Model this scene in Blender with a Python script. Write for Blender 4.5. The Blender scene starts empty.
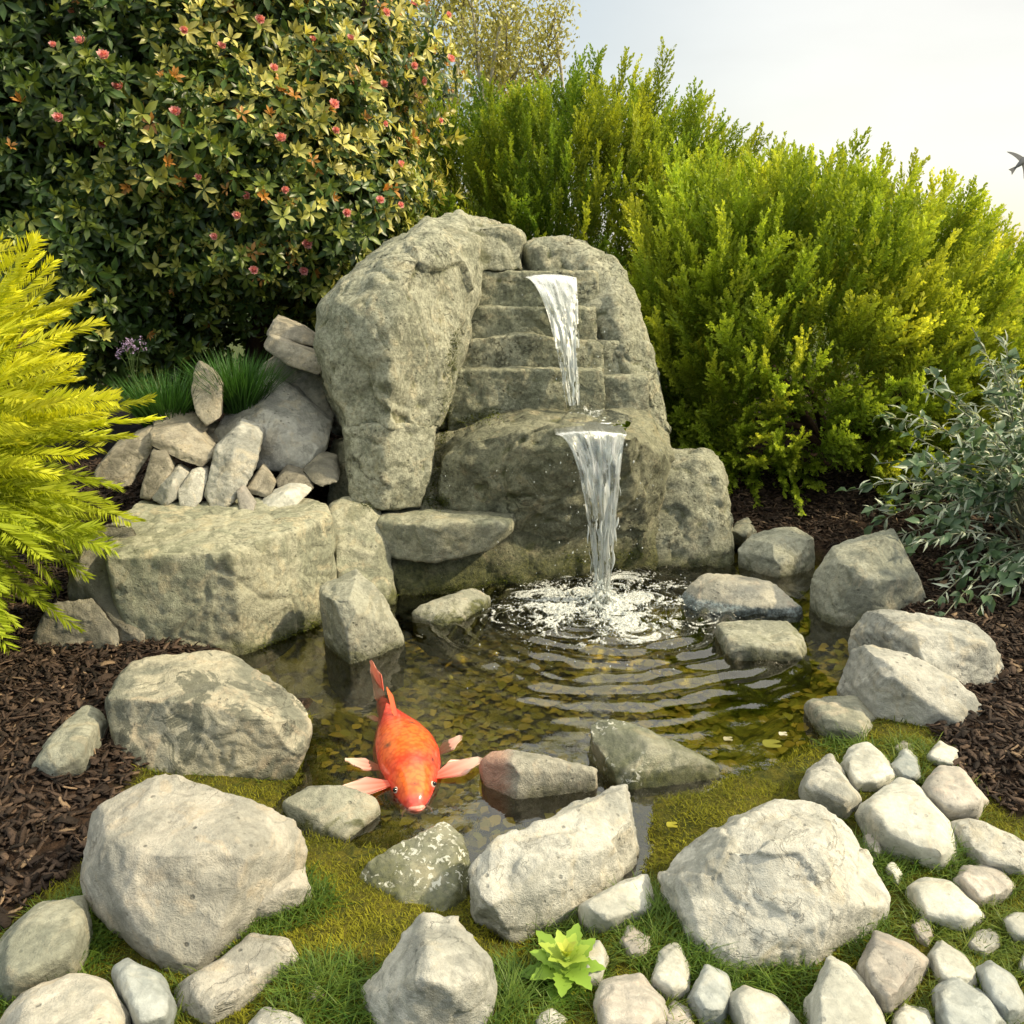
import bpy, bmesh, math, random
import numpy as np
from mathutils import Vector

# ------------------------------------------------------------------ camera, sky, sun, exposure
S = bpy.context.scene
COL = S.collection
R = math.radians
CAM_H, PITCH, FOC = 1.2, R(16.5), 887.0
cam = bpy.data.cameras.new('camera'); cam_o = bpy.data.objects.new('camera', cam); COL.objects.link(cam_o)
cam.sensor_width = 36; cam.lens = FOC / 1024 * 36; cam.clip_start = 0.02; cam.clip_end = 500
cam_o.location = (0, 0, CAM_H); cam_o.rotation_euler = (math.pi / 2 - PITCH, 0, 0)
S.camera = cam_o
SUN_EL, SUN_ROT = R(40), R(98)
W = bpy.data.worlds.new("World"); S.world = W; W.use_nodes = True
_n = W.node_tree.nodes; _l = W.node_tree.links
sky = _n.new('ShaderNodeTexSky'); sky.sky_type = 'NISHITA'; sky.sun_disc = False
sky.sun_elevation = SUN_EL; sky.sun_rotation = SUN_ROT
sky.air_density = 1.0; sky.dust_density = 4.0; sky.ozone_density = 1.0
sky.dust_density = 1.6
_tc = _n.new('ShaderNodeTexCoord'); _dt = _n.new('ShaderNodeVectorMath'); _dt.operation = 'DOT_PRODUCT'; _l.new(_tc.outputs['Generated'], _dt.inputs[0])
_dt.inputs[1].default_value = (0.93, 0.30, -0.20)
_mr = _n.new('ShaderNodeMapRange'); _mr.interpolation_type = 'SMOOTHSTEP'; _l.new(_dt.outputs['Value'], _mr.inputs[0])
for _k, _v in enumerate((.05, .62, 0., 1.0)): _mr.inputs[_k + 1].default_value = _v
_vl = _n.new('ShaderNodeMixRGB'); _l.new(_mr.outputs[0], _vl.inputs[0]); _vl.inputs[1].default_value = (1.42, 1.78, 1.92, 1); _vl.inputs[2].default_value = (3.7, 3.45, 2.92, 1)   # thin bright veil of cloud
_sp = _n.new('ShaderNodeSeparateXYZ'); _l.new(_tc.outputs['Generated'], _sp.inputs[0])
_mz = _n.new('ShaderNodeMapRange'); _mz.interpolation_type = 'SMOOTHSTEP'; _l.new(_sp.outputs[2], _mz.inputs[0]); _mz.inputs[1].default_value = .32; _mz.inputs[2].default_value = .8
_hi = _n.new('ShaderNodeMixRGB'); _l.new(_mz.outputs[0], _hi.inputs[0]); _l.new(_vl.outputs[0], _hi.inputs[1]); _hi.inputs[2].default_value = (7.3, 6.9, 5.5, 1)   # unseen sky overhead, brightened as added ambient fill
_mx = _n.new('ShaderNodeMixRGB'); _mx.inputs[0].default_value = .8; _l.new(sky.outputs[0], _mx.inputs[1]); _l.new(_hi.outputs[0], _mx.inputs[2])
_cn = _n.new('ShaderNodeTexNoise'); _cn.inputs['Scale'].default_value = 2.2; _cn.inputs['Detail'].default_value = 6; _cm = _n.new('ShaderNodeMapping'); _cm.inputs['Scale'].default_value = (1, 1, 3.5); _l.new(_tc.outputs['Generated'], _cm.inputs[0]); _l.new(_cm.outputs[0], _cn.inputs['Vector'])
_cr = _n.new('ShaderNodeMapRange'); _l.new(_cn.outputs[0], _cr.inputs[0]); [setattr(_cr.inputs[_k + 1], 'default_value', _v) for _k, _v in enumerate((.35, .7, .95, 1.10))]
_cv = _n.new('ShaderNodeVectorMath'); _cv.operation = 'SCALE'; _l.new(_mx.outputs[0], _cv.inputs[0]); _l.new(_cr.outputs[0], _cv.inputs['Scale'])   # faint streaks in the veil
_l.new(_cv.outputs[0], _n['Background'].inputs[0]); _n['Background'].inputs[1].default_value = 0.15
sun = bpy.data.lights.new('sun', 'SUN'); sun.energy = 2.8; sun.angle = R(2.0); sun.color = (1.0, 0.84, 0.54)
sun_o = bpy.data.objects.new('sun', sun); COL.objects.link(sun_o)
sdir = Vector((math.sin(SUN_ROT) * math.cos(SUN_EL), math.cos(SUN_ROT) * math.cos(SUN_EL), math.sin(SUN_EL)))
sun_o.rotation_euler = sdir.to_track_quat('Z', 'Y').to_euler(); sun_o.location = sdir * 20
S.view_settings.view_transform = 'Standard'; S.view_settings.look = 'None'
S.view_settings.exposure = 0.92; S.view_settings.gamma = 1
S.render.engine = 'CYCLES'
S.cycles.max_bounces = 8; S.cycles.transparent_max_bounces = 24; S.cycles.diffuse_bounces = 4
S.cycles.caustics_reflective = False; S.cycles.caustics_refractive = False
rng = np.random.default_rng(7); random.seed(7)

# ------------------------------------------------------------------ helpers
_f = np.array([0, math.cos(PITCH), -math.sin(PITCH)]); _u = np.array([0, math.sin(PITCH), math.cos(PITCH)])
def ray(px, py):
    return np.array([1, 0, 0]) * ((px - 512) / FOC) + _u * ((512 - py) / FOC) + _f
def P(px, py, z=0.0):
    d = ray(px, py); t = (z - CAM_H) / d[2]
    return np.array([0, 0, CAM_H]) + d * t
def Q(px, py, Y):
    d = ray(px, py); return np.array([0, 0, CAM_H]) + d * (Y / d[1])

def _hash(ix, iy, iz, seed):
    h = (ix.astype(np.uint32) * np.uint32(374761393) + iy.astype(np.uint32) * np.uint32(668265263)
         + iz.astype(np.uint32) * np.uint32(2147483647) + np.uint32((seed * 974634777) & 0xffffffff))
    h = (h ^ (h >> np.uint32(13))) * np.uint32(1274126177)
    h = (h ^ (h >> np.uint32(16))) * np.uint32(2246822519)
    return h ^ (h >> np.uint32(15))
def _r01(h): return (h & np.uint32(0xffffff)).astype(np.float64) / 16777216.0
def noise(p, seed=0):
    i = np.floor(p).astype(np.int64); f = p - i
    w = f * f * f * (f * (f * 6 - 15) + 10); out = 0
    for dx in (0, 1):
        for dy in (0, 1):
            for dz in (0, 1):
                h = _hash(i[:, 0] + dx, i[:, 1] + dy, i[:, 2] + dz, seed)
                g = (_r01(h) * 2 - 1) * (f[:, 0] - dx) + (_r01(h * np.uint32(16807)) * 2 - 1) * (f[:, 1] - dy) \
                    + (_r01(h * np.uint32(48271) + np.uint32(11)) * 2 - 1) * (f[:, 2] - dz)
                wt = (w[:, 0] if dx else 1 - w[:, 0]) * (w[:, 1] if dy else 1 - w[:, 1]) * (w[:, 2] if dz else 1 - w[:, 2])
                out = out + g * wt
    return out * 1.4
def fbm(p, octv=4, seed=0):
    a, s, o = 1.0, 1.0, 0
    for k in range(octv):
        o = o + a * noise(p * s, seed + k * 17); a *= .5; s *= 2.03
    return o
def facets(p, seed=0):
    """broken, chipped planes: one tilted plane per Voronoi cell"""
    i = np.floor(p).astype(np.int64)
    best = np.full(len(p), 1e9); val = np.zeros(len(p))
    for dx in (-1, 0, 1):
        for dy in (-1, 0, 1):
            for dz in (-1, 0, 1):
                c = i + np.array([dx, dy, dz])
                h = _hash(c[:, 0], c[:, 1], c[:, 2], seed)
                s = c + np.stack([_r01(h), _r01(h * np.uint32(16807)), _r01(h * np.uint32(48271))], 1)
                d = p - s; dd = (d * d).sum(1); m = dd < best
                t = np.stack([_r01(h * np.uint32(69621)), _r01(h * np.uint32(40692)), _r01(h * np.uint32(3581))], 1) * 2 - 1
                v = (d * t).sum(1) + (_r01(h * np.uint32(7919)) - .5) * .5
                best = np.where(m, dd, best); val = np.where(m, v, val)
    return val

def mesh_np(name, V, F, col=None, smooth=True, mats=None):
    """V (n,3); F list of (m,k) int arrays; col (n,3) linear colours"""
    me = bpy.data.meshes.new(name); V = np.asarray(V, np.float32)
    F = [np.asarray(f, np.int32) for f in F if len(f)]
    me.vertices.add(len(V)); me.vertices.foreach_set('co', V.ravel())
    nl = sum(f.size for f in F); npoly = sum(len(f) for f in F)
    me.loops.add(nl); me.polygons.add(npoly)
    me.loops.foreach_set('vertex_index', np.concatenate([f.ravel() for f in F]))
    st = []; o = 0
    for f in F:
        st.append(o + np.arange(len(f)) * f.shape[1]); o += f.size
    me.polygons.foreach_set('loop_start', np.concatenate(st).astype(np.int32))
    me.update(calc_edges=True); me.validate()
    if smooth: me.polygons.foreach_set('use_smooth', np.ones(len(me.polygons), bool))
    if col is not None:
        at = me.color_attributes.new('col', 'FLOAT_COLOR', 'POINT')
        c = np.ones((len(V), 4), np.float32); c[:, :3] = col; at.data.foreach_set('color', c.ravel())
    return me
def link(name, me, mat=None, parent=None, loc=None):
    o = bpy.data.objects.new(name, me); COL.objects.link(o)
    if mat is not None and me is not None: me.materials.append(mat)
    if parent is not None: o.parent = parent
    if loc is not None: o.location = loc
    return o
def empty(name, loc=(0, 0, 0)):
    o = bpy.data.objects.new(name, None); COL.objects.link(o); o.location = loc; o.empty_display_size = .05
    return o
def tag(o, label=None, cat=None, group=None, kind=None):
    if label: o['label'] = label
    if cat: o['category'] = cat
    if group: o['group'] = group
    if kind: o['kind'] = kind
    return o
class MB:
    def __init__(s): s.v = []; s.f = {}; s.c = []; s.n = 0
    def add(s, V, F, c=None):
        V = np.asarray(V, float); F = np.asarray(F, int)
        s.v.append(V); s.f.setdefault(F.shape[1], []).append(F + s.n)
        c = np.array([1, 1, 1.]) if c is None else np.asarray(c, float)
        s.c.append(np.broadcast_to(c, V.shape)); s.n += len(V)
    def tube(s, pts, rad, n=6, c=None, cap=True):
        pts = np.asarray(pts, float); m = len(pts); rad = np.broadcast_to(rad, m)
        T = np.gradient(pts, axis=0); T /= np.linalg.norm(T, axis=1)[:, None] + 1e-9
        ref = np.array([0, 0, 1.]) if abs(T[0, 2]) < .9 else np.array([1., 0, 0])
        A = np.cross(T, ref); A /= np.linalg.norm(A, axis=1)[:, None] + 1e-9; B = np.cross(T, A)
        a = np.arange(n) / n * 2 * math.pi
        V = pts[:, None] + rad[:, None, None] * (np.cos(a)[None, :, None] * A[:, None] + np.sin(a)[None, :, None] * B[:, None])
        k = np.arange(m - 1)[:, None] * n; j = np.arange(n)[None]; j2 = (j + 1) % n
        F = np.stack([k + j, k + j2, k + n + j2, k + n + j], -1).reshape(-1, 4)
        s.add(V.reshape(-1, 3), F, c)
        if cap: s.add(V[-1], np.stack([np.zeros(n - 2, int), np.arange(1, n - 1), np.arange(2, n)], 1), c)
    def build(s, name, mat=None, parent=None, smooth=True, loc=None):
        V = np.concatenate(s.v)
        if loc is not None: V = V - np.asarray(loc)
        me = mesh_np(name, V, [np.concatenate(f) for f in s.f.values()], np.concatenate(s.c), smooth)
        return link(name, me, mat, parent, loc)

# ------------------------------------------------------------------ materials
class NT:
    def __init__(s, name):
        s.m = bpy.data.materials.new(name); s.m.use_nodes = True
        s.t = s.m.node_tree; s.t.nodes.clear(); s.out = s.t.nodes.new('ShaderNodeOutputMaterial')
    def n(s, typ, **kw):
        nd = s.t.nodes.new('ShaderNode' + typ)
        for k, v in kw.items():
            if k.startswith('i_'):
                k = k[2:]; k = int(k) if k.isdigit() else k.replace('_', ' ')
                s.inp(nd.inputs[k], v)
            else: setattr(nd, k, v)
        return nd
    def inp(s, sock, v):
        if isinstance(v, bpy.types.NodeSocket): s.t.links.new(v, sock)
        elif isinstance(v, (tuple, list)) and len(v) == 3 and sock.type == 'RGBA': sock.default_value = (*v, 1)
        else: sock.default_value = v
    def noise(s, vec, scale, detail=4, rough=.55, dist=0):
        return s.n('TexNoise', i_Vector=vec, i_Scale=scale, i_Detail=detail, i_Roughness=rough, i_Distortion=dist).outputs[0]
    def math(s, op, a, b=0.0, clamp=False):
        nd = s.n('Math', operation=op, use_clamp=clamp); s.inp(nd.inputs[0], a); s.inp(nd.inputs[1], b); return nd.outputs[0]
    def rng(s, v, a, b, c=0., d=1., smooth=True):
        nd = s.n('MapRange', interpolation_type='SMOOTHSTEP' if smooth else 'LINEAR')
        for k, x in enumerate((v, a, b, c, d)): s.inp(nd.inputs[k], x)
        return nd.outputs[0]
    def mix(s, f, a, b, mode='MIX'):
        nd = s.n('MixRGB', blend_type=mode); s.inp(nd.inputs[0], f); s.inp(nd.inputs[1], a); s.inp(nd.inputs[2], b); return nd.outputs[0]
    def bump(s, h, strength, dist, nrm=None):
        nd = s.n('Bump', i_Height=h, i_Strength=strength, i_Distance=dist)
        if nrm: s.inp(nd.inputs['Normal'], nrm)
        return nd.outputs[0]
    def done(s, sh): s.t.links.new(sh, s.out.inputs[0]); return s.m

def rock_mat(name, light, dark, stain, algae=0.0, pit=.5, speck=.25, rough=.9, wet=0.03, patch=.5, zmoss=.07, moss_top=0.0, stain_amt=.6, bumpy=.75, flecks=0, red_left=None, band=None):
    t = NT(name); geo = t.n('NewGeometry'); pos = geo.outputs['Position']
    rnd = t.n('ObjectInfo').outputs['Random']
    vec = t.n('VectorMath', operation='ADD'); t.inp(vec.inputs[0], pos)
    cmb = t.n('CombineXYZ'); t.inp(cmb.inputs[0], t.math('MULTIPLY', rnd, 37.)); t.inp(vec.inputs[1], cmb.outputs[0]); v = vec.outputs[0]
    n1 = t.noise(v, 4.5, 8, .62, .6); n2 = t.noise(v, 11, 6, .6, 1.2); n3 = t.noise(v, 75, 6, .7); n4 = t.noise(v, 260, 3, .6)
    c = t.mix(t.rng(n1, .43, .57), dark, light)
    c = t.mix(t.math('MULTIPLY', t.rng(n2, .52, .66), stain_amt), c, stain)
    c = t.mix(t.math('MULTIPLY', t.rng(t.noise(v, 7, 9, .7, 1.2), .52, .57), patch), c, tuple(x * .70 for x in dark))
    sp = t.math('MULTIPLY_ADD', t.math('SUBTRACT', n3, .5), 3.4 * speck); sp.node.inputs[2].default_value = 1.0
    g = t.n('CombineColor'); [t.inp(g.inputs[k], sp) for k in range(3)]
    c = t.mix(1.0, c, g.outputs[0], 'MULTIPLY')
    vo = t.n('TexVoronoi', i_Vector=v, i_Scale=46.).outputs[0]
    pits = t.math('MULTIPLY', t.rng(vo, .26, .12), t.rng(t.noise(v, 16, 3), .52, .62))
    c = t.mix(t.math('MULTIPLY', pits, pit), c, tuple(x * .38 for x in dark))
    vein = t.rng(t.math('ABSOLUTE', t.math('SUBTRACT', t.noise(v, 6.5, 6, .6, 1.5), .5)), .012, .002)
    vein = t.math('MULTIPLY', vein, t.rng(t.noise(v, 3.1, 2), .54, .62))
    c = t.mix(t.math('MULTIPLY', vein, .26), c, tuple(x * .35 for x in dark))
    lich = t.math('MULTIPLY', t.rng(t.noise(v, 34, 5, .7), .58, .66), t.rng(t.noise(v, 5.2, 3), .5, .6))
    c = t.mix(t.math('MULTIPLY', lich, .5), c, tuple(min(.7, x * 1.35) for x in light))
    sep = t.n('SeparateXYZ'); t.inp(sep.inputs[0], pos); z = sep.outputs[2]
    nsep = t.n('SeparateXYZ'); t.inp(nsep.inputs[0], geo.outputs['Normal'])
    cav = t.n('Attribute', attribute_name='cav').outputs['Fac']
    if algae > 0:
        zz = t.math('ADD', z, t.math('MULTIPLY', t.math('SUBTRACT', n2, .5), .22))
        mk = t.math('MULTIPLY', t.rng(zz, zmoss, -.01), algae)
        c = t.mix(mk, c, t.mix(t.rng(n3, .35, .65), (.035, .045, .012), (.115, .12, .022)))
        c = t.mix(t.math('MULTIPLY', t.rng(n1, .45, .6), .35 * algae), c, (.12, .135, .065))
    if moss_top > 0:
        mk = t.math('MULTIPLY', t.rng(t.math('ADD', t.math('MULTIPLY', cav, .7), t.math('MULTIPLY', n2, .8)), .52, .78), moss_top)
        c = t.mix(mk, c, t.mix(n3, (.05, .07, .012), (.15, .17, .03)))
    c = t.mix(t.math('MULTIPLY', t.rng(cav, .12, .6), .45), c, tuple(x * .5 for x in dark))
    if flecks:                                                      # wet glints painted into the colour as small white flecks
        fk = t.math('MULTIPLY', t.rng(t.noise(v, 70, 4, .6, .6), .56, .60), t.rng(t.noise(v, 8, 2), .43, .50)); c = t.mix(t.math('MULTIPLY', fk, flecks), c, (.78, .79, .74))
    if red_left is not None:                                        # iron-red broken end
        c = t.mix(t.math('MULTIPLY', t.rng(t.math('ADD', sep.outputs[0], t.math('MULTIPLY', t.math('SUBTRACT', n2, .5), .10)), red_left + .03, red_left - .02), .75), c, t.mix(n3, (.42, .20, .14), (.58, .36, .28)))
    if band:
        bz = t.math('ADD', z, t.math('MULTIPLY', t.math('SUBTRACT', n3, .5), .03)); c = t.mix(t.math('MULTIPLY', t.rng(bz, .034, .022), .8), c, t.mix(t.rng(n3, .42, .58), tuple(x * .35 for x in band), band))
    tint = t.n('HueSaturation', i_Color=c, i_Hue=.5, i_Saturation=1.0)
    t.inp(tint.inputs['Value'], t.rng(rnd, 0., 1., .88, 1.1, False)); c = tint.outputs[0]
    wetm = t.rng(t.math('ADD', z, t.math('MULTIPLY', t.math('SUBTRACT', n2, .5), .06)), wet, wet - .025)
    c = t.mix(t.math('MULTIPLY', wetm, .55), c, t.mix(1., c, (.42, .42, .38), 'MULTIPLY'))
    ro = t.rng(wetm, 0, 1, rough, .22, False)
    rg = t.math('ABSOLUTE', t.math('SUBTRACT', t.noise(v, 17, 8, .7, .8), .5))
    h = t.math('ADD', t.math('MULTIPLY', t.noise(v, 24, 12, .74, .5), 1.), t.math('ADD', t.math('MULTIPLY', n4, .3), t.math('MULTIPLY', rg, .9)))
    h = t.math('SUBTRACT', h, t.math('MULTIPLY', vein, .5))
    h = t.math('SUBTRACT', h, t.math('MULTIPLY', pits, .35))
    b = t.bump(h, bumpy, .013)
    p = t.n('BsdfPrincipled', i_Base_Color=c, i_Roughness=ro, i_Normal=b); t.inp(p.inputs['Specular IOR Level'], .35)
    return t.done(p.outputs[0])
M = {}
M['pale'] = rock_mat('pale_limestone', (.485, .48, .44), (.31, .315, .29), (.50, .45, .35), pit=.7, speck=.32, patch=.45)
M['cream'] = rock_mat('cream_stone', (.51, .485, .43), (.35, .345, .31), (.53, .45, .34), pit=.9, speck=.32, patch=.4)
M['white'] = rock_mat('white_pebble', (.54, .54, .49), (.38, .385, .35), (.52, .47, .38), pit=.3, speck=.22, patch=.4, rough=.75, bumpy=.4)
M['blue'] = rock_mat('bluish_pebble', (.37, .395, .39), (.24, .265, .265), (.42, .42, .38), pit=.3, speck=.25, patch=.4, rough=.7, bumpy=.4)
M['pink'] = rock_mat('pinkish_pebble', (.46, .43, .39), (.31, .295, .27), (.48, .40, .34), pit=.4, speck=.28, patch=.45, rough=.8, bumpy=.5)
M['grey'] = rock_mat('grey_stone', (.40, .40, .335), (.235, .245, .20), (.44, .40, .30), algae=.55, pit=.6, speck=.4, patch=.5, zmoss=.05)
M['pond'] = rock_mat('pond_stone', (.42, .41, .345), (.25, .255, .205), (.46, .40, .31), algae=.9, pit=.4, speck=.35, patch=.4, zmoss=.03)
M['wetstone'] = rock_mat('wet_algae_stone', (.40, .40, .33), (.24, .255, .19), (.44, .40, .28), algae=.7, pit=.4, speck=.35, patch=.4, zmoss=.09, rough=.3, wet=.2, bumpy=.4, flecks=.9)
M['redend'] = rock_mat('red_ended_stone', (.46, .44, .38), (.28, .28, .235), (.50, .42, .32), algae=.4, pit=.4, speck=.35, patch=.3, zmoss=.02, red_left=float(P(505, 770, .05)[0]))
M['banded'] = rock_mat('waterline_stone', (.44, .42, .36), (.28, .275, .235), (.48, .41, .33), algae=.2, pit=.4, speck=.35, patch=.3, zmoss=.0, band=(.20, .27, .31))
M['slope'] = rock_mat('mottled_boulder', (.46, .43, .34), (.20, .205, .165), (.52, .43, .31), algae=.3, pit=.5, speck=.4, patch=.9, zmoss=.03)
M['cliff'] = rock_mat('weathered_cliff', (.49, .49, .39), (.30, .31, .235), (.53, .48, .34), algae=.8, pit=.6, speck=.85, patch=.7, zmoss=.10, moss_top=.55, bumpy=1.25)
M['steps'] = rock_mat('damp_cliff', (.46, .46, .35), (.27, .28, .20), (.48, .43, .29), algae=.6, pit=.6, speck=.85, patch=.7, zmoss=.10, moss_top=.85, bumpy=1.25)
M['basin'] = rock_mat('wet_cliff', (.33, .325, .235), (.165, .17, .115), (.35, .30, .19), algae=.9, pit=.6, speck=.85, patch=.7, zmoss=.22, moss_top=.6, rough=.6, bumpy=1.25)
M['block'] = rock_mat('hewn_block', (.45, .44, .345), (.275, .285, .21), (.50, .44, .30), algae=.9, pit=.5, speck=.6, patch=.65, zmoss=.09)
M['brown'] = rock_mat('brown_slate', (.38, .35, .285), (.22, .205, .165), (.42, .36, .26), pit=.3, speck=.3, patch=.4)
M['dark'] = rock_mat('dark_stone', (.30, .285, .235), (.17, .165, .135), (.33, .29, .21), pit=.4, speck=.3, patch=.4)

def leaf_mat(name, rough=.5, trans=.35, spec=.4, hue=.06):
    t = NT(name); c = t.n('Attribute', attribute_name='col').outputs['Color']
    p = t.n('BsdfPrincipled', i_Base_Color=c, i_Roughness=rough); t.inp(p.inputs['Specular IOR Level'], spec)
    tr = t.n('BsdfTranslucent', i_Color=t.mix(1., c, (1.15, 1.1, .55), 'MULTIPLY'))
    m = t.n('MixShader', i_0=trans); t.inp(m.inputs[1], p.outputs[0]); t.inp(m.inputs[2], tr.outputs[0])
    return t.done(m.outputs[0])
M['leaf'] = leaf_mat('glossy_leaf', .38, .3, .5)
M['needle'] = leaf_mat('needle', .55, .45, .3)
M['grassblade'] = leaf_mat('grass_blade', .5, .35, .35)
M['moss'] = leaf_mat('moss', .8, .25, .15)
def attr_mat(name, rough=.8, spec=.3, bumpscale=0, bstr=.4):
    t = NT(name); c = t.n('Attribute', attribute_name='col').outputs['Color']
    p = t.n('BsdfPrincipled', i_Base_Color=c, i_Roughness=rough); t.inp(p.inputs['Specular IOR Level'], spec)
    if bumpscale:
        tc = t.n('NewGeometry').outputs['Position']; t.inp(p.inputs['Normal'], t.bump(t.noise(tc, bumpscale, 5), bstr, .01))
    return t.done(p.outputs[0])
M['bark'] = attr_mat('bark', .9, .2, 60, .8)
M['chip'] = attr_mat('bark_chip', .8, .25, 150, .6)
M['litter'] = attr_mat('sunken_leaf', .8, .2, 60, .4)
M['petal'] = leaf_mat('petal', .5, .3, .3)
M['bird'] = attr_mat('feather', .7, .2)

# ------------------------------------------------------------------ ground, pond bed
def inpoly(x, y, poly):
    r = np.zeros(x.shape, bool); n = len(poly)
    for i in range(n):
        x1, y1 = poly[i]; x2, y2 = poly[(i + 1) % n]
        c = ((y1 > y) != (y2 > y)) & (x < (x2 - x1) * (y - y1) / (y2 - y1 + 1e-12) + x1); r ^= c
    return r
def sdist(x, y, poly):
    d = np.full(x.shape, 1e9); n = len(poly)
    for i in range(n):
        a = np.array(poly[i]); b = np.array(poly[(i + 1) % n]); e = b - a
        t = np.clip(((x - a[0]) * e[0] + (y - a[1]) * e[1]) / (e @ e + 1e-12), 0, 1)
        d = np.minimum(d, np.hypot(x - a[0] - t * e[0], y - a[1] - t * e[1]))
    return np.where(inpoly(x, y, poly), -d, d)
G = lambda L: [tuple(P(a, b, 0)[:2]) for a, b in L]
POND = G([(205, 700), (215, 668), (240, 640), (300, 630), (360, 560), (470, 545), (740, 545), (800, 548), (870, 590), (872, 640), (850, 690), (812, 745), (760, 772),
          (700, 792), (655, 800), (640, 880), (500, 948), (470, 900), (380, 850), (335, 838), (290, 830), (300, 780), (315, 700)])
LAWN = G([(-900, 1300), (-40, 990), (60, 905), (118, 860), (130, 800), (240, 700), (500, 760), (780, 690), (880, 700), (925, 735), (950, 790), (1010, 830), (1120, 870), (2400, 1300), (1500, 6000), (-500, 6000)])
def smooth(a, b, v):
    t = np.clip((v - a) / (b - a), 0, 1); return t * t * (3 - 2 * t)
def ground_z(x, y):
    x = np.asarray(x, float); y = np.asarray(y, float)
    d = sdist(x, y, POND); p = np.stack([x, y, np.zeros_like(x)], -1).reshape(-1, 3)
    nz = (fbm(p * 3.1, 3, 5) * .012 + fbm(p * 13., 2, 6) * .004).reshape(x.shape)
    z = np.where(d > 0, .004 + .035 * smooth(0, .22, d), 0)
    front = smooth(2.1, 1.75, y)                                     # the front bank shelves gently
    depth = np.where(d < 0, np.minimum(-d * (.75 * (1 - front) + .20 * front), .20), 0) + np.where(d < 0, .008, 0)
    lawn = sdist(x, y, LAWN)
    z = z - depth + np.where(d > 0, smooth(0, .15, lawn) * .025, 0)
    z = z + smooth(3.3, 4.3, y) * .10 * (d > 0)
    z = z + .50 * np.exp(-(((x + 1.15) / .55) ** 2 + ((y - 3.95) / .55) ** 2))   # rubble bank behind the block
    return z + nz * np.where(d < 0, .8, 1.5)
ax = np.concatenate([[-90, -50, -28, -16, -10, -7, -5, -4], np.arange(-3.2, 3.21, .022), [4, 5, 7, 10, 16, 28, 50, 90]])
ay = np.concatenate([[-60, -20, -8, -4, -2, -1, -.3, .2], np.arange(.6, 5.61, .022), [6, 6.6, 7.5, 9, 12, 17, 25, 40, 65, 110, 200]])
gx, gy = np.meshgrid(ax, ay); gz = ground_z(gx, gy)
def grid_faces(nx, ny):
    i = np.arange(ny - 1)[:, None] * nx + np.arange(nx - 1)[None]
    return np.stack([i, i + 1, i + nx + 1, i + nx], -1).reshape(-1, 4)
lm = smooth(.03, -.03, sdist(gx, gy, LAWN)); pm = smooth(.02, -.05, sdist(gx, gy, POND)); far = smooth(7, 9, np.hypot(gx, gy))
gc = np.stack([lm, pm, far], -1).reshape(-1, 3)
me = mesh_np('ground', np.stack([gx, gy, gz], -1).reshape(-1, 3), [grid_faces(len(ax), len(ay))], gc)
def ground_mat():
    t = NT('ground_soil'); geo = t.n('NewGeometry'); pos = geo.outputs['Position']
    s = t.n('SeparateColor'); t.inp(s.inputs[0], t.n('Attribute', attribute_name='col').outputs['Color'])
    n1 = t.noise(pos, 9, 6, .6, .4); n2 = t.noise(pos, 60, 5, .7); n3 = t.noise(pos, 220, 3)
    mulch = t.mix(t.rng(n2, .35, .65), (.016, .010, .007), (.060, .036, .024))
    lawn = t.mix(t.rng(n1, .38, .62), (.075, .075, .010), (.13, .115, .014)); lawn = t.mix(t.rng(n2, .4, .7), lawn, (.035, .045, .008))
    vo = t.n('TexVoronoi', i_Vector=pos, i_Scale=26.)
    bed = t.mix(t.rng(n1, .35, .65), (.24, .23, .03), (.50, .42, .055)); bed = t.mix(t.rng(vo.outputs[0], .5, .8), bed, (.06, .055, .012))
    z = t.n('SeparateXYZ'); t.inp(z.inputs[0], pos)
    bed = t.mix(t.rng(z.outputs[2], -.03, .0), bed, t.mix(t.rng(n2, .4, .65), (.10, .09, .012), (.05, .055, .010)))
    c = t.mix(s.outputs[0], mulch, lawn); c = t.mix(s.outputs[1], c, bed); c = t.mix(s.outputs[2], c, (.07, .09, .03))
    p = t.n('BsdfPrincipled', i_Base_Color=c, i_Roughness=.9, i_Normal=t.bump(t.math('ADD', n2, t.math('MULTIPLY', n3, .5)), .8, .02))
    t.inp(p.inputs['Specular IOR Level'], .2)
    return t.done(p.outputs[0])
tag(link('ground', me, ground_mat()), kind='structure')

# water: rings spread from where the fall lands
IMP = P(600, 606, 0)
wx = np.arange(-1.0, 1.5, .010); wy = np.arange(1.45, 3.6, .010)
X, Y = np.meshgrid(wx, wy); r = np.hypot(X - IMP[0], Y - IMP[1]); ang = np.arctan2(Y - IMP[1], X - IMP[0])
pp = np.stack([X, Y, X * 0], -1).reshape(-1, 3)
wob = fbm(pp * 3.0, 2, 3).reshape(X.shape); wob2 = fbm(pp * 9.0, 2, 13).reshape(X.shape)
amp = .0074 * smooth(.14, .32, r) * np.exp(-(np.maximum(r - .50, 0) / .24) ** 2) + .0045 * smooth(.42, .2, r)
mod = np.clip(.75 + 1.2 * wob2, .05, 1.6)
Z = amp * mod * np.sin(2 * math.pi * (r + .034 * wob) / (.060 + .022 * np.clip(r, 0, .8))) + .0012 * wob2 + .006 * smooth(.36, .05, r) * fbm(pp * 22., 3, 8).reshape(X.shape)
Z += .0008 * fbm(pp * 5., 3, 21).reshape(X.shape)
me = mesh_np('pond_water', np.stack([X, Y, Z], -1).reshape(-1, 3), [grid_faces(len(wx), len(wy))])
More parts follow.
